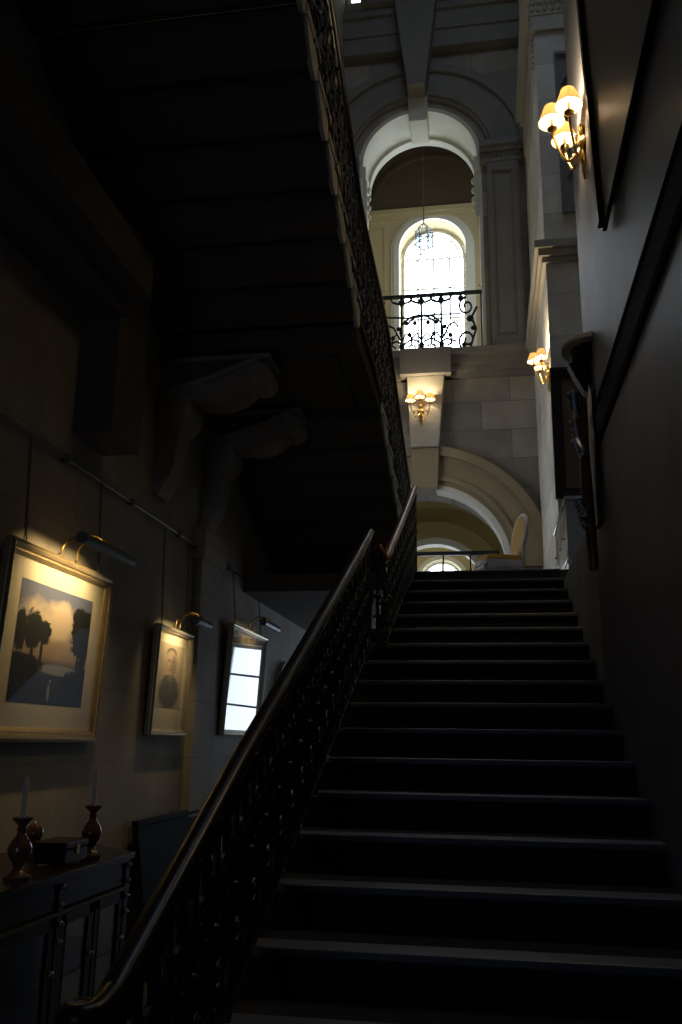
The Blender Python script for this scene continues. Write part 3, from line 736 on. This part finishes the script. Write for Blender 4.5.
# low iron railing across the lower arch
def passage_rail():
    r = empty('passage_railing', (-1.1, 13.9, LAND), 'dark iron railing across the lower arch behind the chair', 'railing')
    w = 1.32; h = 1.30
    MB().box(-w, w, -.04, .04, h-.06, h).build('top_rail', M['iron'], r)
    MB().box(-w, w, -.015, .015, .06, .09).build('bottom_rail', M['iron'], r)
    for k in range(7):
        x = -w+.03+k*(2*w-.06)/6
        MB().tube([(x, 0, 0), (x, 0, h-.05)], .012, 6).build('baluster', M['iron'], r)
    for k in range(6):
        x = -w+.03+(k+.5)*(2*w-.06)/6; m = MB()
        for s in (-1, 1):
            m.tube([(x+p[0], 0, p[1]) for p in spiral((s*.09, .82), .10, 1.3, -PI/2, s)], .011, 5)
            m.tube([(x+p[0], 0, p[1]) for p in spiral((s*.09, .32), .10, 1.3, PI/2, -s)], .011, 5)
            m.tube([(x+s*.09, 0, .72), (x+s*.02, 0, .57), (x+s*.09, 0, .42)], .011, 5)
        m.build('scroll_panel', M['iron'], r)
passage_rail()

# ------------------------------------------------------------------ lights with shades
def make_sconce():
    r = empty('wall_sconce', (0, 0, 0), '', 'wall lamp', group='three-light brass wall lamps')
    m = MB().lathe([(0, 0), (.05, 0), (.06, -.012), (.045, -.03), (.02, -.045), (0, -.05)], (0, 0, 0), 14, 'y')
    m.ball((0, -.02, .10), .035, 10, 6, (1, .6, 1.6)).ball((0, -.02, -.10), .032, 10, 6, (1, .6, 1.8)).tube([(0, -.015, -.26), (0, -.02, -.1), (0, -.02, .14)], [.008, .022, .014], 8)
    for s in (-1, 1): m.tube([(p[0], -.02, p[1]) for p in spiral((s*.035, -.17), .03, 1.1, PI/2, -s, 10)], .007, 5)
    m.build('back_plate', M['brass'], r, smooth=True)
    for i, (x, yy, zz) in enumerate(((-.17, -.11, .10), (0, -.205, .12), (.17, -.11, .10))):
        m = MB(); pth = []
        for t in range(13):
            u = t/12; e = u**.9
            pth.append((x*e, -.03+(yy+.03)*e, -.02-.12*S(u*PI)+(zz-.02+.02)*u*u))
        m.tube(pth, .009, 7)
        m.tube([(x*.62+p[0], yy*.62, -.03+p[1]) for p in spiral((0, 0), .03, 1.2, 0, 1, 10)], .006, 5)
        m.lathe([(0, 0), (.012, 0), (.032, .012), (.034, .02), (.012, .024), (0, .024)], (x, yy, zz), 12)
        m.build('arm', M['brass'], r, smooth=True)
        MB().lathe([(0, 0), (.011, 0), (.011, .075), (0, .075)], (x, yy, zz+.02), 10).build('candle_tube', M['wax'], r, smooth=True)
        b = MB().lathe([(0, 0), (.012, .005), (.020, .025), (.016, .045), (.005, .062), (0, .064)], (x, yy, zz+.095), 12).build('bulb', M['bulb'], r, smooth=True)
        m = MB(); n = 20; h0, h1 = .065, .185
        vs = []
        for rr, hh in ((.088, h0), (.045, h1)):
            for j in range(n): a = 2*PI*j/n; vs.append((x+rr*Cc(a), yy+rr*S(a), zz+hh))
        for rr, hh in ((.0865, h0), (.0435, h1)):
            for j in range(n): a = 2*PI*j/n; vs.append((x+rr*Cc(a), yy+rr*S(a), zz+hh))
        fs = []
        for j in range(n):
            k = (j+1) % n; fs += [(j, k, n+k, n+j), (2*n+j, 3*n+j, 3*n+k, 2*n+k), (j, 2*n+j, 2*n+k, k), (n+j, n+k, 3*n+k, 3*n+j)]
        m.add(vs, fs).build('lamp_shade', M['shade'], r, smooth=True)
        m = MB()
        for a in (0, 2*PI/3, 4*PI/3): m.tube([(x, yy, zz+.09), (x+.046*Cc(a), yy+.046*S(a), zz+.175)], .002, 4)
        m.build('shade_carrier', M['brass'], r)
    return r
sc0 = make_sconce()
spots = [((-1.03, YF-.26, 7.05), 0, 'brass three-light wall lamp on the keystone over the lower arch'),
         ((XR-.0, 5.14, 5.33), -PI/2, 'brass three-light wall lamp high on the dark right wall'),
         ((.93, 11.42, 6.42), -PI/2, 'brass three-light wall lamp on the edge of the pale pier')]
for i, (loc, rz, lab) in enumerate(spots):
    o = sc0 if i == 0 else copy_tree(sc0)
    o.location = loc; o.rotation_euler = (0, 0, rz); o['label'] = lab
    sc = [1.0, 1.0, 1.0][i]
    for (x, yy, zz) in ((-.17, -.11, .10), (0, -.205, .12), (.17, -.11, .10)):
        L = bpy.data.lights.new('bulb_light', 'POINT'); L.energy = 9.0; L.color = (1, .76, .44); L.shadow_soft_size = .02
        lo = bpy.data.objects.new('bulb_light', L); COL.objects.link(lo); lo.parent = o; lo.location = (x, yy, zz+.165)

# lantern in the upper room
lt = empty('hanging_lantern', (-1.07, 16.2, 11.35), 'small glass hanging lantern on a chain in front of the upper window', 'lantern')
m = MB()
for k in range(6):
    a = PI/3*k; x, yy = .17*Cc(a), .17*S(a)
    m.tube([(x, yy, 0), (x, yy, .42)], .010, 5).tube([(x, yy, .42), (x*.55, yy*.55, .55), (0, 0, .63)], .008, 5).ball((x, yy, .46), .018, 6, 4).ball((x, yy, -.02), .016, 6, 4)
for zz in (0, .30, .42): m.tube([(.17*Cc(PI/3*k), .17*S(PI/3*k), zz) for k in range(6)], .010, 5, closed=True)
m.build('lantern_frame', M['steel'], lt)
m = MB()
for k in range(6):
    a, b = PI/3*k, PI/3*(k+1); m.add([(.165*Cc(a), .165*S(a), .01), (.165*Cc(b), .165*S(b), .01), (.165*Cc(b), .165*S(b), .41), (.165*Cc(a), .165*S(a), .41)], [(0, 1, 2, 3)])
m.build('glass_panes', M['lantern_glass'], lt)
MB().lathe([(0, 0), (.03, .0), (.035, .02), (.01, .05), (.01, .15), (0, .16)], (0, 0, .0), 10).build('candle_holder', M['brass'], lt)
m = MB()
zc = .63
while zc < 13.5+1.9-11.35:
    m.tube([(.010*Cc(t), 0, zc+.03+.030*S(t)) for t in [PI/3*i for i in range(6)]], .004, 4, closed=True); zc += .05
m.tube([(0, 0, .62), (0, 0, 15.42-11.35)], .005, 5)
m.build('chain', M['chain'], lt)

# ------------------------------------------------------------------ framed pictures on the left wall
def picture(name, y0, y1, z0, z1, fw, mount, printm, framem, label, lean, gl):
    """hangs on the left wall from two chains; local x runs along the wall, -y out of the wall"""
    w, h = y1-y0, z1-z0
    r = empty(name, (XL+.012, (y0+y1)/2, z0), label, 'picture')
    r.rotation_euler = (0, lean, 0)           # top leans out from the wall
    # local: X out of the wall, Y along wall, Z up
    def ringf(a0, a1, x0, x1, x2, x3):
        """mitred frame between outer inset a0 and inner inset a1, profile from (a0,x0..x1) to (a1,x2..x3)"""
        def rect(i, x): return [(x, -w/2+i, i), (x, w/2-i, i), (x, w/2-i, h-i), (x, -w/2+i, h-i)]
        vs = rect(a0, x0)+rect(a0, x1)+rect((a0+a1)/2, (x1+x3)/2+.012)+rect(a1, x3)+rect(a1, x2); fs = []
        for L in range(5):
            for k in range(4): fs.append((L*4+k, L*4+(k+1) % 4, ((L+1) % 5)*4+(k+1) % 4, ((L+1) % 5)*4+k))
        return vs, fs
    m = MB(); m.add(*ringf(0, fw*.55, 0, .040, .0, .046)); m.add(*ringf(fw*.5, fw, .0, .032, .0, .020))
    m.build('frame', framem, r, bevel=.003)
    MB().box(.004, .012, -w/2+fw*.8, w/2-fw*.8, fw*.8, h-fw*.8).build('mount', M['mount'], r)
    a, b, c, d = -w/2+fw+mount[0], w/2-fw-mount[1], fw+mount[2], h-fw-mount[3]
    me = bpy.data.meshes.new('print'); me.from_pydata([(.0135, a, c), (.0135, b, c), (.0135, b, d), (.0135, a, d)], [], [(0, 1, 2, 3)])
    uvl = me.uv_layers.new()
    for i, q in enumerate(((0, 0), (1, 0), (1, 1), (0, 1))): uvl.data[i].uv = q
    me.materials.append(printm); o = bpy.data.objects.new('print', me); COL.objects.link(o); o.parent = r
    MB().add([(.018, -w/2+fw*.9, fw*.9), (.018, w/2-fw*.9, fw*.9), (.018, w/2-fw*.9, h-fw*.9), (.018, -w/2+fw*.9, h-fw*.9)], [(0, 1, 2, 3)]).build('glass', M[gl], r)
    return r
RAILZ = 3.15
pics = [dict(y0=4.09, y1=5.37, z0=1.50, z1=2.54, fw=.075, mount=(.13, .13, .13, .11), p='landscape', f='gilt', lean=.035, lamp=.72, ltube=.34,
             lab='large gilt framed landscape print with dark trees hanging over the cabinet', name='framed_picture'),
        dict(y0=6.26, y1=7.05, z0=1.55, z1=2.37, fw=.05, mount=(.07, .07, .16, .07), p='portrait', f='silver_gilt', lean=.035, lamp=.3, ltube=.17,
             lab='narrow framed portrait drawing of a head and shoulders', name='framed_picture'),
        dict(y0=8.08, y1=9.45, z0=1.57, z1=2.62, fw=.055, mount=(.12, .12, .13, .10), p='watercolour', f='silver_gilt', lean=.055, lamp=.62, ltube=.30,
             lab='framed picture whose glass mirrors a bright window', name='framed_picture')]
def aimed_area(name, loc, target, sx, sy, energy, col):
    L = bpy.data.lights.new(name, 'AREA'); L.shape = 'RECTANGLE'; L.size = sx; L.size_y = sy; L.energy = energy; L.color = col
    o = bpy.data.objects.new(name, L); COL.objects.link(o); o.location = loc
    d = Vector(target)-Vector(loc); o.rotation_euler = d.to_track_quat('-Z', 'Y').to_euler(); return o
PW = [4.2, 1.9, .6]
for i, d in enumerate(pics):
    r = picture(d['name'], d['y0'], d['y1'], d['z0'], d['z1'], d['fw'], d['mount'], M[d['p']], M[d['f']], d['lab'], d['lean'], 'bright_glass' if i == 2 else 'clear_glass')
    r['group'] = 'framed pictures on the left wall'
    w, h = d['y1']-d['y0'], d['z1']-d['z0']; yc = (d['y0']+d['y1'])/2
    # lamp is clipped to the frame: a thing of its own
    lx = XL+.05+h*math.sin(d['lean']); zt = d['z1']
    lab = ['long grey picture lamp on curved arms above the landscape print', 'short grey picture lamp above the portrait drawing', 'grey picture lamp above the picture that mirrors a window'][i]
    lp = empty('picture_lamp', (lx, yc, zt), lab, 'picture lamp', group='picture lamps')
    tl = d['ltube']; out = [.24, .20, .20][i]
    for s in (-1, 1):
        MB().tube([(-.012, s*tl*.33, .006)]+[(out*.5-out*.5*Cc(PI*t/10), s*tl*.3*(1-t/14), .012+.10*S(PI*t/10)**.8+.035*t/10) for t in range(11)], .006, 6).build('arm', M['brass'], lp, smooth=True)
    m = MB(); n = 12
    for k in range(n):                          # open half-round reflector, a thin shell
        a, b = math.radians(-85)+k*math.radians(215)/n, math.radians(-85)+(k+1)*math.radians(215)/n
        q = []
        for yv in (-tl, tl):
            for ang in (a, b):
                for rr in (.032, .036): q.append((out+rr*Cc(ang), yv, .045+rr*S(ang)))
        m.add(q, [(0, 2, 3, 1), (4, 5, 7, 6), (0, 4, 6, 2), (1, 3, 7, 5), (0, 1, 5, 4), (2, 6, 7, 3)])
    for s in (-1, 1): m.lathe([(0, -.004), (.036, -.004), (.036, .004), (0, .004)], (out, s*tl, .045), 16, 'y')
    m.build('lamp_shade', M['lamp_grey'], lp, smooth=True)
    MB().lathe([(0, -tl*.9), (.012, -tl*.9), (.012, tl*.9), (0, tl*.9)], (out, 0, .05), 10, 'y').build('tube_bulb', M['wax'], lp, smooth=True)
    L = aimed_area('picture_light', (lx+out-.012, yc, zt+.034), (XL+.02, yc, zt-.22), 2*tl*.9, .03, PW[i], (1, .72, .34)); L.data.spread = math.radians(110)
    # chains up to the rail
    for s in (-1, 1):
        yv = yc+s*w*.36
        m = MB(); za = zt-.03; xa = XL+.03+h*math.sin(d['lean'])*.9; nn = int((RAILZ-za)/.035)
        for k in range(nn):
            t = (k+.5)/nn; cx, cz = xa+(XL+.03-xa)*t, za+(RAILZ-za)*t
            if k % 2: m.tube([(cx+.008*Cc(q), yv, cz+.022*S(q)) for q in [PI/3*j for j in range(6)]], .0035, 4, closed=True)
            else: m.tube([(cx, yv+.008*Cc(q), cz+.022*S(q)) for q in [PI/3*j for j in range(6)]], .0035, 4, closed=True)
        nm = [['left chain above the landscape print', 'right chain above the landscape print'], ['left chain above the portrait drawing', 'right chain above the portrait drawing'], ['left chain above the picture that mirrors a window', 'right chain above the picture that mirrors a window']][i][0 if s < 0 else 1]
        tag(m.build('picture_chain', M['chain'], None, (xa, yv, za)), 'dull metal hanging '+nm, 'chain', 'picture chains')
pr = empty('picture_rail', (XL, 2.5, RAILZ), 'thin dark picture rail rod along the left wall', 'picture rail')
MB().tube([(.03, -4, 0), (.03, 4.68, 0)], .010, 6).build('rod', M['chain'], pr)
MB().tube([(.03, 5.28, 0), (.03, 9.5, 0)], .010, 6).build('rod', M['chain'], pr)
for yy in (-1.6, 0, 1.2, 2.2, 3.2, 4.2, 5.6, 6.8, 8.2):
    MB().box(0, .045, yy-.015, yy+.015, -.02, .025).build('hook', M['chain'], pr)

# ------------------------------------------------------------------ cabinet and what stands on it
CT = .95
cab = empty('display_cabinet', (-2.2, 4.0, 0), 'dark glazed display cabinet with pale beaded corners against the left wall', 'cabinet')
def cb(m, name, mt, par=cab, **k):
    o = m.build(name, mt, par, **k); return o
ox, oy = -2.2, 4.0
def plan(g): return [(-1.88-ox+g, 3.15-oy-g), (-1.88-ox+g, 4.67-oy+g*.6), (-2.18-ox+g*.5, 4.91-oy+g), (-2.485-ox, 4.91-oy+g), (-2.485-ox, 3.15-oy-g)]
cb(MB().prism(plan(.02), 'z', CT-.03, CT).prism(plan(.0), 'z', CT-.05, CT-.03), 'cabinet_top', M['dark_wood'], bevel=.006)
cb(MB().prism(plan(-.01), 'z', CT-.15, CT-.05), 'frieze', M['dark_wood'])
cb(MB().prism(plan(.004), 'z', CT-.175, CT-.16), 'gilt_line', M['olive_trim'])
cb(MB().prism(plan(.015), 'z', .04, .12).prism(plan(-.02), 'z', .12, .15), 'plinth', M['dark_wood'])
cb(MB().box(-2.485-ox, -2.47-ox, 3.15-oy, 4.91-oy, .12, CT-.12), 'back_board', M['dark_wood'])
cb(MB().prism(plan(-.05), 'z', .48, .495), 'shelf', M['dark_wood'])
for yy in (3.18, 3.91, 4.645):
    cb(MB().box(-1.925-ox, -1.88-ox, yy-oy-.025, yy-oy+.025, .12, CT-.05), 'corner_post', M['dark_wood'])
    for q in range(4):
        cb(MB().ball((-1.872-ox, yy-oy, CT-.06-q*.075), .013, 10, 6), 'bead', M['bead'], smooth=True)
cb(MB().box(-2.475-ox, -2.43-ox, 4.86-oy, 4.905-oy, .12, CT-.12), 'corner_post', M['dark_wood'])
for (a, b) in ((3.21, 3.88), (3.94, 4.27), (4.29, 4.62)):
    d = cb(MB().box(-1.905-ox, -1.885-ox, a-oy, a+.045-oy, .15, CT-.18).box(-1.905-ox, -1.885-ox, b-.045-oy, b-oy, .15, CT-.18).box(-1.905-ox, -1.885-ox, a-oy, b-oy, .15, .20).box(-1.905-ox, -1.885-ox, a-oy, b-oy, CT-.22, CT-.18), 'glazed_door', M['dark_wood'])
    MB().add([(-1.895-ox, a+.04-oy, .19), (-1.895-ox, b-.04-oy, .19), (-1.895-ox, b-.04-oy, CT-.21), (-1.895-ox, a+.04-oy, CT-.21)], [(0, 1, 2, 3)]).build('door_glass', M['cabinet_glass'], d)
    g = MB(); a2, b2 = a+.045, b-.045
    g.box(-1.886-ox, -1.882-ox, a2-oy, a2+.008-oy, .2, CT-.22).box(-1.886-ox, -1.882-ox, b2-.008-oy, b2-oy, .2, CT-.22).box(-1.886-ox, -1.882-ox, a2-oy, b2-oy, .2, .208).box(-1.886-ox, -1.882-ox, a2-oy, b2-oy, CT-.228, CT-.22)
    g.build('gilt_line', M['olive_trim'], d)
    MB().ball((-1.875-ox, b-.02-oy, .55), .014, 10, 6).build('knob', M['bead'], d, smooth=True)
# bits on the shelf inside are left dark; objects on top
def candlestick(loc, label):
    r = empty('candlestick', loc, label, 'candlestick', group='candlesticks on the cabinet')
    MB().lathe([(0, 0), (.055, 0), (.058, .012), (.03, .03), (.02, .05), (.028, .065), (0, .066)], (0, 0, 0), 18).build('foot', M['copperware'], r, smooth=True)
    MB().lathe([(0, .06), (.022, .062), (.046, .095), (.052, .12), (.040, .15), (.020, .175), (.017, .19), (.024, .20), (0, .205)], (0, 0, 0), 18).build('bulb_body', M['copperware'], r, smooth=True)
    MB().lathe([(0, .195), (.016, .20), (.018, .215), (.042, .238), (.044, .246), (.030, .246), (.016, .232), (0, .232)], (0, 0, 0), 18).build('drip_pan', M['copperware'], r, smooth=True)
    return r
for loc, lab, cl in (((-1.965, 3.66, CT), 'brown glazed candlestick at the near end of the cabinet top', 'white candle in the candlestick at the near end of the cabinet'),
                     ((-1.985, 4.40, CT), 'brown bulbous candlestick beside the dark red box', 'white candle in the bulbous candlestick beside the box')):
    candlestick(loc, lab)
    c = MB().lathe([(0, 0), (.0135, 0), (.0115, .15), (.010, .165), (.004, .178), (0, .18)], (0, 0, 0), 14)
    e = empty('candle', (loc[0], loc[1], loc[2]+.234), cl, 'candle', group='white candles')
    c.build('wax_stick', M['wax'], e, smooth=True)
    MB().tube([(0, 0, .176), (.001, 0, .186)], .0012, 5).build('wick', M['frame_black'], e)
bx = empty('box', (-2.02, 4.15, CT), 'small dark red lidded box on the cabinet top', 'box')
MB().box(-.08, .08, -.115, .115, .012, .072).build('body', M['red_box'], bx, bevel=.004)
MB().box(-.085, .085, -.12, .12, .074, .108).build('lid', M['red_box'], bx, bevel=.008)
for sx in (-1, 1):
    for sy in (-1, 1): MB().ball((sx*.065, sy*.1, .008), .010, 8, 5, (1, 1, .8)).build('foot', M['brass'], bx)
MB().box(.081, .088, -.015, .015, .05, .09).build('clasp', M['brass'], bx)
orn = empty('pottery_finial', (-2.23, 4.28, CT), 'small round-headed pottery ornament behind the box', 'ornament')
MB().lathe([(0, 0), (.04, 0), (.042, .01), (.02, .03), (.016, .06), (.026, .08), (0, .085)], (0, 0, 0), 16).build('stem', M['copperware'], orn, smooth=True)
MB().lathe([(0, .08), (.03, .083), (.045, .11), (.042, .14), (.02, .16), (.008, .175), (0, .176)], (0, 0, 0), 16).build('round_head', M['copperware'], orn, smooth=True)
dish = tag(MB().lathe([(0, 0), (.05, 0), (.055, .008), (.10, .03), (.115, .045), (.108, .045), (.05, .018), (0, .016)], (-2.13, 3.52, CT), 22).build('dish', M['copperware'], None, (-2.13, 3.52, CT), smooth=True), 'shallow brown dish near the front candlestick', 'dish')

# blue board leaning on the left wall
bb = empty('leaning_board', (XL+.20, 6.82, 0), 'flat blue grey board leaning against the wall beyond the cabinet', 'board')
bb.rotation_euler = (0, -math.radians(9), 0)
MB().box(-.015, .015, -.68, .68, .012, .96).build('panel', M['blue_board'], bb)
f = MB().box(-.022, .022, -.70, -.66, .008, .985).box(-.022, .022, .66, .70, .008, .985).box(-.022, .022, -.70, .70, .945, .985).box(-.022, .022, -.70, .70, .008, .05)
f.build('edge_frame', M['blue_board'], bb, bevel=.004)
MB().tube([(0, -.07+.14*t/8, .98+.04*S(PI*t/8)) for t in range(9)], .006, 6).build('handle', M['steel'], bb, smooth=True)

# ------------------------------------------------------------------ chair on the landing
ch = empty('side_chair', (.17, 10.55, LAND), 'cream painted chair with ochre upholstery at the head of the stairs', 'chair', rz=math.radians(-72))
# local: sits facing -Y... back at +Y
for sx in (-1, 1):
    MB().tube([(sx*.22, -.22, .42), (sx*.225, -.225, .25), (sx*.225, -.23, 0)], [.024, .018, .012], 10).ball((sx*.22, -.22, .38), .03, 8, 5).build('leg', M['white_paint'], ch, smooth=True)
    MB().tube([(sx*.20, .20, .42), (sx*.205, .22, .22), (sx*.21, .27, 0)], [.022, .018, .013], 10).build('leg', M['white_paint'], ch, smooth=True)
m = MB()
def seat_outline(s): return [(s*x, s*y) for x, y in ((-.24, -.25), (-.12, -.285), (0, -.295), (.12, -.285), (.24, -.25), (.25, 0), (.225, .22), (0, .235), (-.225, .22), (-.25, 0))]
m.prism(seat_outline(1.0), 'z', .37, .43)
for sx in (-1, 1): m.prism([(-.24, .38), (.21, .38), (.21, .30), (.12, .33), (-.02, .345), (-.14, .33), (-.24, .29)], 'x', sx*.235-.012, sx*.235+.012)
m.prism([(-.23, .38), (.23, .38), (.23, .29), (.13, .335), (0, .315), (-.13, .335), (-.23, .29)], 'y', -.28, -.255)
m.build('seat_rail', M['white_paint'], ch, bevel=.006)
m = MB().prism(seat_outline(.93), 'z', .43, .47).prism(seat_outline(.8), 'z', .47, .50)
m.build('seat_cushion', M['upholstery'], ch, bevel=.015)
# oval back, leaning a little
tilt = Matrix.Translation((0, .215, .50)) @ Matrix.Rotation(math.radians(-9), 4, 'X')
def oval(a, rx=.235, rz=.27, c=.27): return (rx*Cc(a), 0, c+rz*S(a))
m = MB().tube([oval(2*PI*i/36) for i in range(36)], .024, 8, closed=True); m.xf(tilt); m.build('back_frame', M['white_paint'], ch, smooth=True)
m = MB(); m.prism([(oval(2*PI*i/30, .215, .25)[0], oval(2*PI*i/30, .215, .25)[2]) for i in range(30)], 'y', -.025, .025); m.xf(tilt); m.build('back_pad', M['upholstery'], ch, bevel=.01)
for sx in (-1, 1):
    MB().tube([(sx*.205, .205, .40), (sx*.215, .215, .52), (sx*.21, .222, .66), (sx*.20, .24, .74)], .019, 8).build('back_post', M['white_paint'], ch, smooth=True)

# ------------------------------------------------------------------ right-hand wall furniture
# large dark oil painting high on the right wall
bp = empty('oil_painting', (XR-.015, 2.98, 4.24), 'large dark oil painting in a black frame high on the right wall', 'painting')
bp.rotation_euler = (0, -math.radians(1.2), 0)
f = MB().box(-.03, 0, -1.45, -1.40, .02, 3.55).box(-.05, 0, 1.38, 1.45, .02, 3.55).box(-.025, 0, -1.45, 1.45, 0, .02).box(-.05, 0, -1.45, 1.45, 3.55, 3.6)
f.build('frame', M['frame_black'], bp, bevel=.004)
MB().box(-.022, -.005, -1.40, 1.38, .02, 3.55).build('canvas', M['oil_dark'], bp)
# half-round hood shelf on the wall's end
hs = empty('hood_shelf', (XR, 5.62, 4.08), 'half-round pale edged wall shelf below the upper wall lamp', 'shelf')
MB().prism([(.0, -.22), (0, .22)]+[(-.18*Cc(a), .22*S(a)) for a in [PI/2-PI*i/14 for i in range(15)]], 'z', .0, .04).build('top', M['stone_pale'], hs, bevel=.008)
MB().prism([(0, -.15), (0, .15)]+[(-.12*Cc(a), .15*S(a)) for a in [PI/2-PI*i/14 for i in range(15)]], 'z', -.10, .0).build('underside', M['dark_wood'], hs)
MB().prism([(0, -.10), (-.14, -.10), (-.10, -.2), (-.05, -.30), (0, -.34)], 'y', -.05, .05).build('bracket', M['dark_wood'], hs)
# wall trophy of old firearms
tr = empty('wall_trophy', (XR, 5.5, 2.85), 'dark wall trophy of brown wooden stock and grey metal fittings below the shelf', 'wall trophy')
MB().prism([(-.10, 0), (.10, 0), (.14, .5), (.11, .85), (.0, .95), (-.11, .85), (-.14, .5)], 'x', -.03, 0).build('board', M['frame_black'], tr)
MB().tube([(-.06, .02, -.28), (-.07, .0, -.02), (-.075, .02, .28), (-.08, -.02, .52), (-.075, -.03, .72)], [.028, .034, .036, .028, .022], 10).build('wooden_stock', M['brown_wood'], tr, smooth=True)
for (y0, z0, y1, z1, w) in ((.10, .52, .02, .72, .035), (.13, .70, .04, .92, .04), (-.10, .42, -.02, .56, .035), (.08, .02, .0, .18, .03), (-.04, .04, .03, .16, .03)):
    a = Vector((-.09, y0, z0)); b = Vector((-.13, y1, z1)); m = MB()
    m.tube([a, a.lerp(b, .12), a.lerp(b, .5), a.lerp(b, .9), b], [w*.5, w, w*.72, w*.85, w*.35], 10)
    for q in range(5): m.ball(a.lerp(b, (q+.5)/5)+Vector((-w*.7, 0, 0)), .014, 8, 5)
    m.build('metal_fitting', M['steel'], tr, smooth=True)
MB().ball((-.10, .0, -.0), .028, 10, 6).build('pommel', M['steel'], tr, smooth=True)
# tall dark framed painting on the front of the pier
dp = empty('dark_painting', (1.12, 11.1, 4.55), 'tall dark framed painting on the front of the pale pier', 'painting')
dp.rotation_euler = (math.radians(2.5), 0, 0)
f = MB()
for a, dd in ((0, .10), (.05, .075), (.09, .05)): f.box(-.22+a, -.22+a+.05, -dd, 0, a, 1.75-a).box(.22-a-.05+.05, .27-a, -dd, 0, a, 1.75-a).box(-.22+a, .27-a, -dd, 0, a, a+.05).box(-.22+a, .27-a, -dd, 0, 1.75-a-.05, 1.75-a)
f.build('frame', M['frame_black'], dp, bevel=.005)
MB().box(-.12, .17, -.03, -.01, .1, 1.65).build('canvas', M['oil_dark'], dp)
# console table with a shining top on the landing by the right edge
ct = empty('chest', (1.06, 9.6, LAND), 'pale painted chest with a shining top on the landing beside the right wall', 'chest')
MB().box(-.26, .26, -.8, .8, .72, .76).build('top', M['cloth'], ct, bevel=.006)
MB().box(-.23, .23, -.76, .76, .10, .72).build('body', M['cloth'], ct, bevel=.004)
MB().box(-.25, .25, -.78, .78, 0, .10).build('plinth', M['white_paint'], ct, bevel=.004)
for k in range(3):
    d = MB().box(-.245, -.23, -.74+k*.5, -.27+k*.5, .14, .69).build('door', M['cloth'], ct, bevel=.004)
    MB().ball((-.255, -.32+k*.5, .42), .014, 8, 5).build('knob', M['brass'], d)

# ------------------------------------------------------------------ added light panel in a back doorway (behind the viewer)
e = empty('entrance_fill', (-1.65, -3.15, 0), 'added unseen light panel framed like an entrance door behind the foot of the stairs', 'door', kind='structure')  # added bluish light for the left wall, handrail and cabinet beads
f = MB().ring(0, 2.4, .62, .7, -.05, .05, 0, PI, 24).box(-.7, -.62, -.05, .05, 0, 2.4).box(.62, .7, -.05, .05, 0, 2.4).box(-.7, .7, -.05, .05, 0, .5).box(-.04, .04, -.05, .05, 0, 3.05).box(-.7, .7, -.05, .05, 2.37, 2.43)
f.build('fill_frame', M['dark_wood'], e)
MB().prism([(-.66, .5), (.66, .5)]+[(.66*Cc(PI*i/24), 2.4+.66*S(PI*i/24)) for i in range(25)], 'y', -.01, .01).build('pane', emitter('entrance_fill_light', (.48, .64, 1.0), .95), e)

# ------------------------------------------------------------------ world, camera, view
w = bpy.data.worlds.new('World'); scn.world = w; w.use_nodes = True
w.node_tree.nodes['Background'].inputs[0].default_value = (.5, .6, .8, 1); w.node_tree.nodes['Background'].inputs[1].default_value = .3
f_px, yaw, pitch, roll, eye = 879., .167, .2562, .0136, 1.521
fwd = Vector((-S(yaw)*Cc(pitch), Cc(yaw)*Cc(pitch), S(pitch)))
rt = fwd.cross(Vector((0, 0, 1))).normalized(); up = rt.cross(fwd)
r2 = Cc(roll)*rt+S(roll)*up; u2 = -S(roll)*rt+Cc(roll)*up
cam = bpy.data.cameras.new('camera'); co = bpy.data.objects.new('camera', cam); COL.objects.link(co)
co.matrix_world = Matrix(((r2.x, u2.x, -fwd.x, 0), (r2.y, u2.y, -fwd.y, 0), (r2.z, u2.z, -fwd.z, eye), (0, 0, 0, 1)))
cam.sensor_fit = 'VERTICAL'; cam.sensor_height = 24; cam.lens = f_px/1024*24; cam.clip_start = .05; cam.clip_end = 200
scn.camera = co
scn.view_settings.view_transform = 'Standard'; scn.view_settings.look = 'None'; scn.view_settings.gamma = 1; scn.view_settings.exposure = 0
scn.view_settings.use_curve_mapping = False
scn.cycles.use_denoising = True
scn.cycles.max_bounces = 8; scn.cycles.diffuse_bounces = 4; scn.cycles.transparent_max_bounces = 16
scn.cycles.sample_clamp_indirect = 4.0
